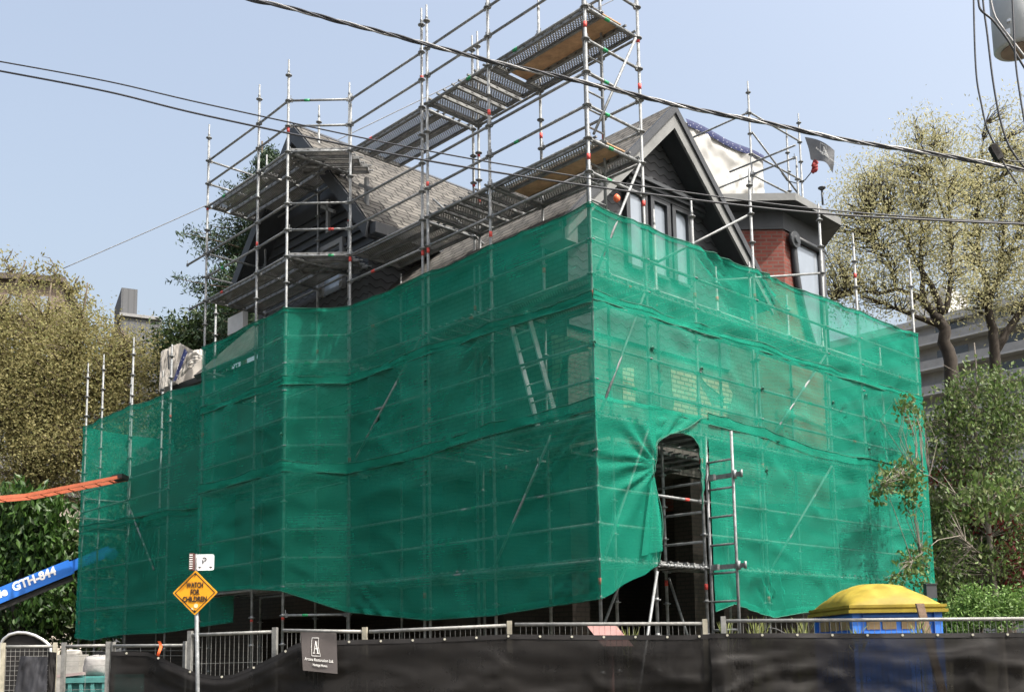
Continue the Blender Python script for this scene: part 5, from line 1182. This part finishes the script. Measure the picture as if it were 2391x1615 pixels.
mb = MB(); mb.tube([at(1785, 1474, 12.2), at(1795, 1465, 12.2), at(1812, 1468, 12.2), at(1832, 1478, 12.2), at(1845, 1490, 12.1)], .012, 6); tag(mb.build('hose', BLACK, uv=False), 'short loop of black hose behind the fence beside the red banded pole', 'hose')

# ------------------------------------------------------------------ blue and yellow playhouse
BLUEP = simple('blue_plastic', (.035, .17, .60), .45, 0, .12, 3, 0, .5); YELP = simple('yellow_plastic', (.25, .19, .026), .6, 0, .3, 3.4, .12, .2); TANP = simple('tan_panel', (.30, .21, .11), .7)
fc = at(1989, 1428, 13.3); rw_ = 13.3/FPX*212; dp_ = 1.55; px0 = fc.x; py0 = fc.y
root = empty('playhouse', V((px0, py0, 0)), label='blue plastic playhouse with tan windows and a domed yellow roof behind the fence', cat='playhouse')
rx = V((.995, .03, 0)).normalized(); ry = V((-.03, .995, 0)).normalized(); zr = fc.z
def PH(u, v, z): return rx*u+ry*v+UP*z
mb = MB(); mb.prism([PH(.04, .04, .0), PH(rw_-.04, .04, 0), PH(rw_-.04, dp_-.04, 0), PH(.04, dp_-.04, 0)], UP*(zr-.01)); mb.build('body', BLUEP, root, uv=False)
for u in (.0, rw_-.1): mb = MB(); mb.prism([PH(u, .0, 0), PH(u+.1, .0, 0), PH(u+.1, .1, 0), PH(u, .1, 0)], UP*(zr-.012)); mb.build('corner_post', BLUEP, root, uv=False)
mb = MB(); mb.prism([PH(0, dp_-.1, 0), PH(.1, dp_-.1, 0), PH(.1, dp_, 0), PH(0, dp_, 0)], UP*(zr-.012)); mb.build('corner_post', BLUEP, root, uv=False)
zs = zr-.06
mb = MB()
for z in (zs-.005, zs-.21): mb.prism([PH(.14, .015, z), PH(rw_-.14, .015, z), PH(rw_-.14, .045, z), PH(.14, .045, z)], UP*.03); mb.prism([PH(.012, .14, z), PH(.045, .14, z), PH(.045, dp_-.14, z), PH(.012, dp_-.14, z)], UP*.03)
mb.build('window_frame', BLUEP, root, uv=False)
for (u0, u1) in ((.19, .36), (.39, .56), (.63, .80), (.83, .96)):
    mb = MB(); mb.prism([PH(u0, .028, zs-.16), PH(u1, .028, zs-.16), PH(u1, .038, zs-.16), PH(u0, .038, zs-.16)], UP*.13); mb.build('window', TANP, root, uv=False)
for v0, v1 in ((.2, .55), (.6, .95), (1.0, 1.35)):
    mb = MB(); mb.prism([PH(.026, v0, zs-.16), PH(.026, v1, zs-.16), PH(.036, v1, zs-.16), PH(.036, v0, zs-.16)], UP*.13); mb.build('window', TANP, root, uv=False)
ov = .06; H_ = at(2064, 1356, 13.9).z-zr-.10
def domef(u, v):
    a = u*2-1; b = v*2-1
    ca, cb = a*(1.0), b
    h = max(0, 1-abs(ca)**2.0)*max(0, 1-abs(cb)**2.2); h = h**.60
    rib = (.022*math.cos(b*17)*min(1, abs(a)*1.6)+.012*math.cos(a*14)*(abs(b) > .4))*h**.5
    return PH(rw_/2+ca*(rw_/2+ov*.3), dp_/2+cb*(dp_/2+ov*.3), zr+.075+(H_+rib)*h)
mb = MB(); mb.grid(44, 44, domef); mb.build('domed_roof', YELP, root, uv=False)
mb = MB()
for z0_, z1_, e in ((-.015, .025, ov), (.025, .05, ov*.55), (.05, .085, ov*.8)):
    mb.prism([PH(-e, -e, zr+z0_), PH(rw_+e, -e, zr+z0_), PH(rw_+e, dp_+e, zr+z0_), PH(-e, dp_+e, zr+z0_)], UP*(z1_-z0_))
mb.build('roof_rim', YELP, root, uv=False)

# ------------------------------------------------------------------ sign post
Ys = 11.0; pb = at(467, 1630, Ys); pt = at(457, 1293, Ys)
root = empty('sign_post', V((pb.x+.02, pb.y, 0)), label='steel post with a yellow diamond warning sign and a white parking plate', cat='street sign'); rl = root.location
mb = MB(); mb.tube([V((0, 0, 0)), pt-rl], .021, 10); mb.build('post', STEEL, root, uv=False)
cs = at(455.5, 1383, Ys-.035); h = .233
YSGN = simple('yellow_sign_face', (.64, .27, .009), .5, 0, .08, 5); YS = Ys-.035
def dia(c, r, y, th, m, name):
    mb = MB(); k = .16
    pts = []
    for i in range(4):
        a = math.pi/2*i; d0 = V((math.cos(a), 0, math.sin(a))); d1 = V((math.cos(a+math.pi/2), 0, math.sin(a+math.pi/2)))
        p0 = d0*r; e = (d1-d0)*r
        pts += [p0-(d0*r-(d0*r).lerp((V((math.cos(a-math.pi/2), 0, math.sin(a-math.pi/2))))*r, .06)), p0*.985, p0.lerp(d1*r, .06)]
    mb.prism([c+p+V((0, y, 0)) for p in pts], V((0, th, 0))); return mb.build(name, m, root, uv=False)
c_ = cs-rl
plate = dia(c_, h, 0, .008, YSGN, 'warning_plate')
mb = MB()
for i in range(4):
    a = math.pi/2*i; d0 = V((math.cos(a), 0, math.sin(a)))*(h*.90); d1 = V((math.cos(a+math.pi/2), 0, math.sin(a+math.pi/2)))*(h*.90); e = (d1-d0).normalized()
    w_ = V((-(d0+d1).normalized().x, 0, -(d0+d1).normalized().z))*.006
    mb.prism([c_+d0+V((0, -.003, 0)), c_+d1+V((0, -.003, 0)), c_+d1+w_*1.3-e*.008+V((0, -.003, 0)), c_+d0+w_*1.3+e*.008+V((0, -.003, 0))], V((0, .002, 0)))
mb.build('border', BLACK, plate, uv=False)
def tx(par, t, s, p, m, bold=0., sx=1., nm='lettering'):
    me = text_mesh(t, s, bold); me.materials.clear(); me.materials.append(m); mw = Matrix(((sx, 0, 0, p.x), (0, 0, -1, p.y), (0, 1, 0, p.z), (0, 0, 0, 1))); me.transform(mw); o = bpy.data.objects.new(nm, me); COL.objects.link(o); o.parent = par; return o
for t, dz, wt in (('WATCH', .055, .172), ('FOR', -.018, .092), ('CHILDREN', -.091, .25)):
    me_ = text_mesh(t, .076, .0016); wd_ = max(v.co.x for v in me_.vertices)-min(v.co.x for v in me_.vertices); tx(plate, t, .076, c_+V((0, -.006, dz)), BLACK, .0016, wt/wd_)
for dz in (h*.80, -h*.80): mb = MB(); mb.tube([c_+V((0, -.008, dz)), c_+V((0, .0, dz))], .009, 8); mb.build('bolt', BLACK, plate, uv=False)
mb = MB(); mb.tube([c_+V((.012, -.004, -.135)), c_+V((.012, -.002, -.135))], .022, 14); mb.prism([c_+V((-.045, -.003, -.175)), c_+V((-.01, -.003, -.172)), c_+V((-.028, -.003, -.15))], V((0, .001, 0))); mb.build('sticker', simple('faded_sticker', (.62, .52, .34), .7), plate, uv=False)
p0, p1 = at(459, 1331, Ys-.03)-rl, at(500, 1293, Ys-.03)-rl
mb = MB(); xm, zm, wx, wz = (p0.x+p1.x)/2, (p0.z+p1.z)/2, (p1.x-p0.x)/2, (p1.z-p0.z)/2; rr = .018
pts = [V((xm+sx_*(wx-rr)+rr*math.cos(math.radians(a)), p0.y, zm+sz_*(wz-rr)+rr*math.sin(math.radians(a)))) for sx_, sz_, a0_ in ((1, 1, 0), (-1, 1, 90), (-1, -1, 180), (1, -1, 270)) for a in (a0_, a0_+30, a0_+60, a0_+90)]
mb.prism(pts, V((0, .006, 0))); pp = mb.build('parking_plate', WHITEB, root, uv=False)
mb = MB(); cc = V((xm-.01, p0.y-.004, zm+.022))
mb.tube([cc+V((-.018, 0, .02)), cc+V((-.014, 0, .026)), cc+V((.008, 0, .026)), cc+V((.022, 0, .016)), cc+V((.020, 0, .002)), cc+V((.006, 0, -.008)), cc+V((-.004, 0, -.004))], .0048, 5); mb.tube([cc+V((-.016, 0, .004)), cc+V((-.014, 0, -.034))], .0048, 5); mb.build('parking_letter', BLACK, pp, uv=False)
mb = MB()
for sg_ in (-1, 1):
    c2 = V((xm+sg_*wx*.62, p0.y-.003, zm-wz*.62)); mb.prism([c2+V((sg_*.022, 0, 0)), c2+V((-sg_*.003, 0, .011)), c2+V((-sg_*.003, 0, -.011))], V((0, .001, 0))); mb.prism([c2+V((-sg_*.018, 0, .003)), c2+V((0, 0, .003)), c2+V((0, 0, -.003)), c2+V((-sg_*.018, 0, -.003))], V((0, .001, 0)))
mb.build('arrow', BLACK, pp, uv=False)
mb = MB(); q = at(452, 1312, Ys-.02)-rl; mb.box(q, V((.018, .006, 0)), V((-.05, .16, 0))*.0+V((.0, .09, 0)), UP*.088)
for i in range(7): mb.box(q+UP*(-.07+i*.023)+V((0, -.092, 0)), V((.016, 0, 0)), V((0, .003, 0)), UP*.004, 1)
mb.build('edge_on_plate', [simple('dark_red_sign_edge', (.06, .025, .022), .6), WHITE], root, uv=False)

# ------------------------------------------------------------------ blue boom, orange ladder
BOOM = simple('blue_boom_paint', (.015, .13, .50), .4, 0, .1, 2, 0, .5)
Yt = 28.; a = at(-420, 1560, Yt-1.9); b = at(256, 1286, Yt+1.2); d = (b-a).normalized(); s_ = V((d.y, -d.x, 0)).normalized(); n_ = s_.cross(d); n_ = n_ if n_.z > 0 else -n_
hh_ = 17.5/FPX*Yt
root = empty('telehandler', a, label='blue telehandler, its lettered boom slanting up behind the far-left netting', cat='telehandler')
ln = (b-a).length; mb = MB(); mb.box(d*ln*.425, d*ln*.425, s_*.2, n_*hh_); mb.build('boom', BOOM, root, uv=False)
mb = MB(); mb.box(d*ln*.90, d*ln*.1, s_*.15, n_*hh_*.72); mb.build('inner_boom', BOOM, root, uv=False)
mb = MB(); mb.box(d*ln*.42-n_*(hh_+.085), d*ln*.42, s_*.12, n_*.08); mb.build('underside_rail', BLACK, root, uv=False)
mb = MB(); mb.tube([d*ln*1.0-n_*.1-s_*.2, d*ln*1.0-n_*.1+s_*.2], .16, 12); mb.build('boom_head', BOOM, root, uv=False)
front = s_ if s_.y < 0 else -s_
mb = MB(); bz = a.z; hx = V((d.x, d.y, 0)).normalized(); hy = V((-hx.y, hx.x, 0)); mb.box(hx*.9-UP*(bz-.95), hx*2.2, hy*.55, UP*.32); mb.box(-hx*.2-UP*(bz-1.5)*.6, hx*.3, hy*.3, UP*.5); mb.build('chassis', BOOM, root, uv=False)
mb = MB(); mb.prism([hx*.6-hy*1.1-UP*(bz-1.0), hx*2.0-hy*1.1-UP*(bz-1.0), hx*1.7-hy*1.1-UP*(bz-2.3), hx*.7-hy*1.1-UP*(bz-2.3)], hy*.7); mb.build('cab', GLASS, root, uv=False)
for q in (-.7, 2.5):
    for e in (-1, 1):
        mb = MB(); c = hx*q+hy*e*.85-UP*(bz-.6); mb.tube([c-hy*.2, c-hy*.17, c+hy*.17, c+hy*.2], [.5, .6, .6, .5], 20); w_ = mb.build('wheel', BLACK, root, uv=False); mb = MB(); mb.tube([c+hy*e*.18, c+hy*e*.22], .3, 14); mb.build('rim', WHITEB, w_, uv=False)
def bt_(t, sz, px_, py_, bold, sx=1.):
    p = onplane(px_, py_, a+front*.205, front); me = text_mesh(t, sz, bold, 'LEFT', .12); me.materials.clear(); me.materials.append(WHITEB); up_ = n_; mw = Matrix((d*sx, up_, d.cross(up_))).transposed().to_4x4(); mw.translation = p-a; me.transform(mw); o = bpy.data.objects.new('lettering', me); COL.objects.link(o); o.parent = root
bt_('GTH-844', .30, 31, 1380, .012, .98); bt_('nie', .30, -14, 1400, .012, 1.0)
OR = simple('orange_fibreglass', (.40, .105, .05), .5, 0, .15, 6); Yo = 23.6
la2, lb2_ = at(-420, 1196, Yo-1.8), at(60, 1156, Yo); lc2 = at(284, 1112, Yo+.35)
root = empty('orange_ladder', la2, label='long orange ladder seen edge on, pointing at the far-left netting', cat='ladder', group='ladders on the scaffold')
sd0 = V((0, 1, 0))
for off in (0, .38):
    mb = MB(); pts = [la2, lb2_, lc2]
    for j_, (p, up2) in enumerate([(p, UP*.04) for p in pts]):
        for e_ in (V((0, .015, 0))+up2, V((0, -.015, 0))+up2, V((0, -.015, 0))-up2, V((0, .015, 0))-up2): mb.v.append(tuple(p-la2+sd0*off+e_))
    for j_ in range(2):
        for e_ in range(4): mb.f.append((j_*4+e_, j_*4+(e_+1) % 4, j_*4+4+(e_+1) % 4, j_*4+4+e_)); mb.m.append(0); mb.sm.append(False)
    for q_ in ((3, 2, 1, 0), (8, 9, 10, 11)): mb.f.append(q_); mb.m.append(0); mb.sm.append(False)
    mb.build('rail', OR, root, uv=False)
for i in range(14):
    f = i/14*2; p = la2.lerp(lb2_, f) if f < 1 else lb2_.lerp(lc2, f-1); mb = MB(); p = p-la2-UP*.03; mb.tube([p+V((0, -.02, 0)), p+V((0, .40, 0))], .017, 6); mb.build('rung', OR, root, uv=False)
mb = MB(); mb.box(lc2-la2+V((-.1, .19, 0)), V((.12, 0, .02)), V((0, .22, 0)), UP*.05); mb.build('end_cap', BLACK, root, uv=False)

# ------------------------------------------------------------------ overhead wires and transformer
CAB = simple('black_cable', (.030, .032, .038), .45, 0, .15, 8, 0, .5); CABG = simple('grey_bare_cable', (.30, .30, .30), .45, .3, .15, 8)
def smooth(pts, n=8):
    out = []
    for i in range(len(pts)-1):
        p0, p1, p2, p3 = pts[max(i-1, 0)], pts[i], pts[i+1], pts[min(i+2, len(pts)-1)]
        for k in range(n):
            f = k/n; out.append(.5*((p1*2)+(p2-p0)*f+(p0*2-p1*5+p2*4-p3)*f*f+(p1*3-p0-p2*3+p3)*f**3))
    return out+[pts[-1]]
def run_on(P_, ext):
    """carry a span on past the picture, rising gently towards its poles"""
    a = (P_[0]-P_[3]).normalized(); b = (P_[-1]-P_[-4]).normalized(); k = [ext*i/6 for i in range(1, 7)]
    return [P_[0]+a*q+UP*(.006*q*q) for q in k[::-1]]+P_+[P_[-1]+b*q+UP*(.010*q*q) for q in k]
def wire(pts, y, r, label, m=CAB, name='overhead_wire', y1=None, group='overhead wires', ext=0):
    n = len(pts)-1; P_ = smooth([at(p[0], p[1], y+(0 if y1 is None else (y1-y)*i/n)) for i, p in enumerate(pts)])
    if ext: P_ = run_on(P_, ext)
    mb = MB(); mb.tube(P_, r, 6); return tag(mb.build(name, m, uv=False), label, 'cable', group)
tw = [(420, -45), (575, -3), (660, 15), (790, 50), (900, 78), (1141, 142), (1352, 190), (1600, 250), (1783, 286), (1942, 321), (2014, 334), (2207, 364), (2330, 386), (2460, 410)]
P_ = run_on(smooth([at(x, y, 9.6) for x, y in tw], 14), 14); root = empty('twisted_cable', P_[0], label='thick twisted cable running from top left down to the right across the gable', cat='cable', group='overhead wires')
for k, (r_, m_) in enumerate(((.0105, CAB), (.0105, CAB), (.0085, CABG))):
    mb = MB(); L_ = 0; q = []
    for i, p in enumerate(P_):
        if i: L_ += (p-P_[i-1]).length
        an = L_*6.2/1.0*1.3+k*2.094; q.append(p-P_[0]+V((0, math.cos(an), math.sin(an)))*.0135)
    mb.tube(q, r_, 6); mb.build('strand', m_, root, uv=False)
wire([(-60, 134), (0, 144), (250, 190), (480, 243), (900, 333), (1240, 395), (1600, 449), (1900, 487), (2200, 511), (2460, 523)], 10.2, .0075, 'upper of two thin parallel wires crossing in front of the scaffold', ext=18)
wire([(-60, 155), (0, 166), (250, 214), (480, 270), (900, 357), (1240, 415), (1600, 464), (1900, 497), (2200, 515), (2460, 526)], 10.0, .0098, 'lower and thicker of the two parallel wires crossing in front of the scaffold', ext=18)
wire([(147, 627), (485, 478), (700, 370), (900, 273), (1111, 170), (1385, 24), (1560, -60)], 24.3, .010, 'thin grey service line rising behind the scaffold from the budding tree', CABG, y1=25)
wire([(2273, -20), (2276, 107), (2281, 187), (2291, 241), (2303, 294), (2321, 336)], 9.4, .0085, 'leftmost hanging drop wire ending at the black splice box', name='drop_wire', group='drop wires')
wire([(2294, -20), (2297, 20), (2305, 78), (2318, 185), (2334, 273), (2356, 340), (2392, 392)], 9.45, .0095, 'drop wire curving down just right of the splice box', name='drop_wire', group='drop wires')
wire([(2283, -25), (2285, 5), (2291, 25), (2318, 48), (2351, 91), (2377, 134), (2400, 172)], 9.2, .0105, 'black drop wire bending right across the transformer', name='drop_wire', group='drop wires')
wire([(2312, -20), (2314, 4), (2321, 32), (2334, 56), (2391, 131), (2430, 185)], 9.15, .010, 'pale grey conduit bent across the transformer', CABG, name='drop_conduit', group='drop wires')
wire([(2363, -20), (2368, 88), (2373, 160), (2383, 230), (2393, 290)], 9.1, .0085, 'rightmost drop wire hanging in front of the transformer', name='drop_wire', group='drop wires')
wire([(2331, 365), (2360, 376), (2420, 377)], 9.42, .006, 'short thin wire leading right from the splice box', name='drop_wire', group='drop wires')
wire([(2338, 372), (2352, 395), (2375, 430)], 9.42, .008, 'short wire tail hanging below the splice box', name='drop_wire', group='drop wires')
mb = MB(); c = at(2326, 357, 9.4); d = (at(2337, 376, 9.4)-at(2315, 338, 9.4)).normalized(); s2 = V((-d.z, 0, d.x)); mb.box(c, d*.072, V((0, .03, 0)), s2*.034); mb.box(c+d*.078, d*.012, V((0, .02, 0)), s2*.02); mb.box(c-d*.076, d*.008, V((0, .024, 0)), s2*.028); tag(mb.build('splice_box', CLOTHH, uv=False), 'black splice box hanging on the drop wire at the upper right', 'splice box')
tc3 = at(2378, 118, 9.8); root = empty('transformer', tc3, label='grey cylindrical pole transformer cut off by the top right corner', cat='transformer')
TRM = simple('grey_transformer_paint', (.34, .36, .37), .45, .1, .1, 3); mb = MB(); mb.tube([V((0, 0, 0)), V((0, 0, .02)), V((0, 0, 1.0)), V((0, 0, 1.02))], [.205, .222, .232, .20], 40); mb.build('tank', TRM, root, uv=False)
mb = MB(); mb.tube([V((0, 0, -.012)), V((0, 0, .005))], [.16, .16], 32); mb.build('base_plate', simple('rusty_base', (.20, .15, .12), .8), root, uv=False)
mb = MB(); mb.box(V((-.16, -.17, .21)), V((.012, -.01, 0)), V((0, .01, 0)), UP*.012); mb.box(V((-.175, -.155, .1)), V((.02, -.018, 0)), V((0, .004, 0)), UP*.03); mb.build('fitting', ALU, root, uv=False)
mb = MB()
for i in (-1, 1): mb.box(V((.22, .1*i, .3+.25)), V((.05, 0, 0)), V((0, .02, 0)), UP*.05)
mb.build('bracket', STEEL_OLD, root, uv=False)
up_ = V((tc3.x+.45, tc3.y+.1, 0)); mb = MB(); mb.tube([V((0, 0, 0)), V((0, 0, 11.5))], [.15, .11], 14); o = mb.build('utility_pole', simple('creosoted_timber', (.13, .10, .075), .9, 0, .3, 5, .3), uv=False); o.location = up_; tag(o, 'timber utility pole carrying the grey transformer', 'utility pole')
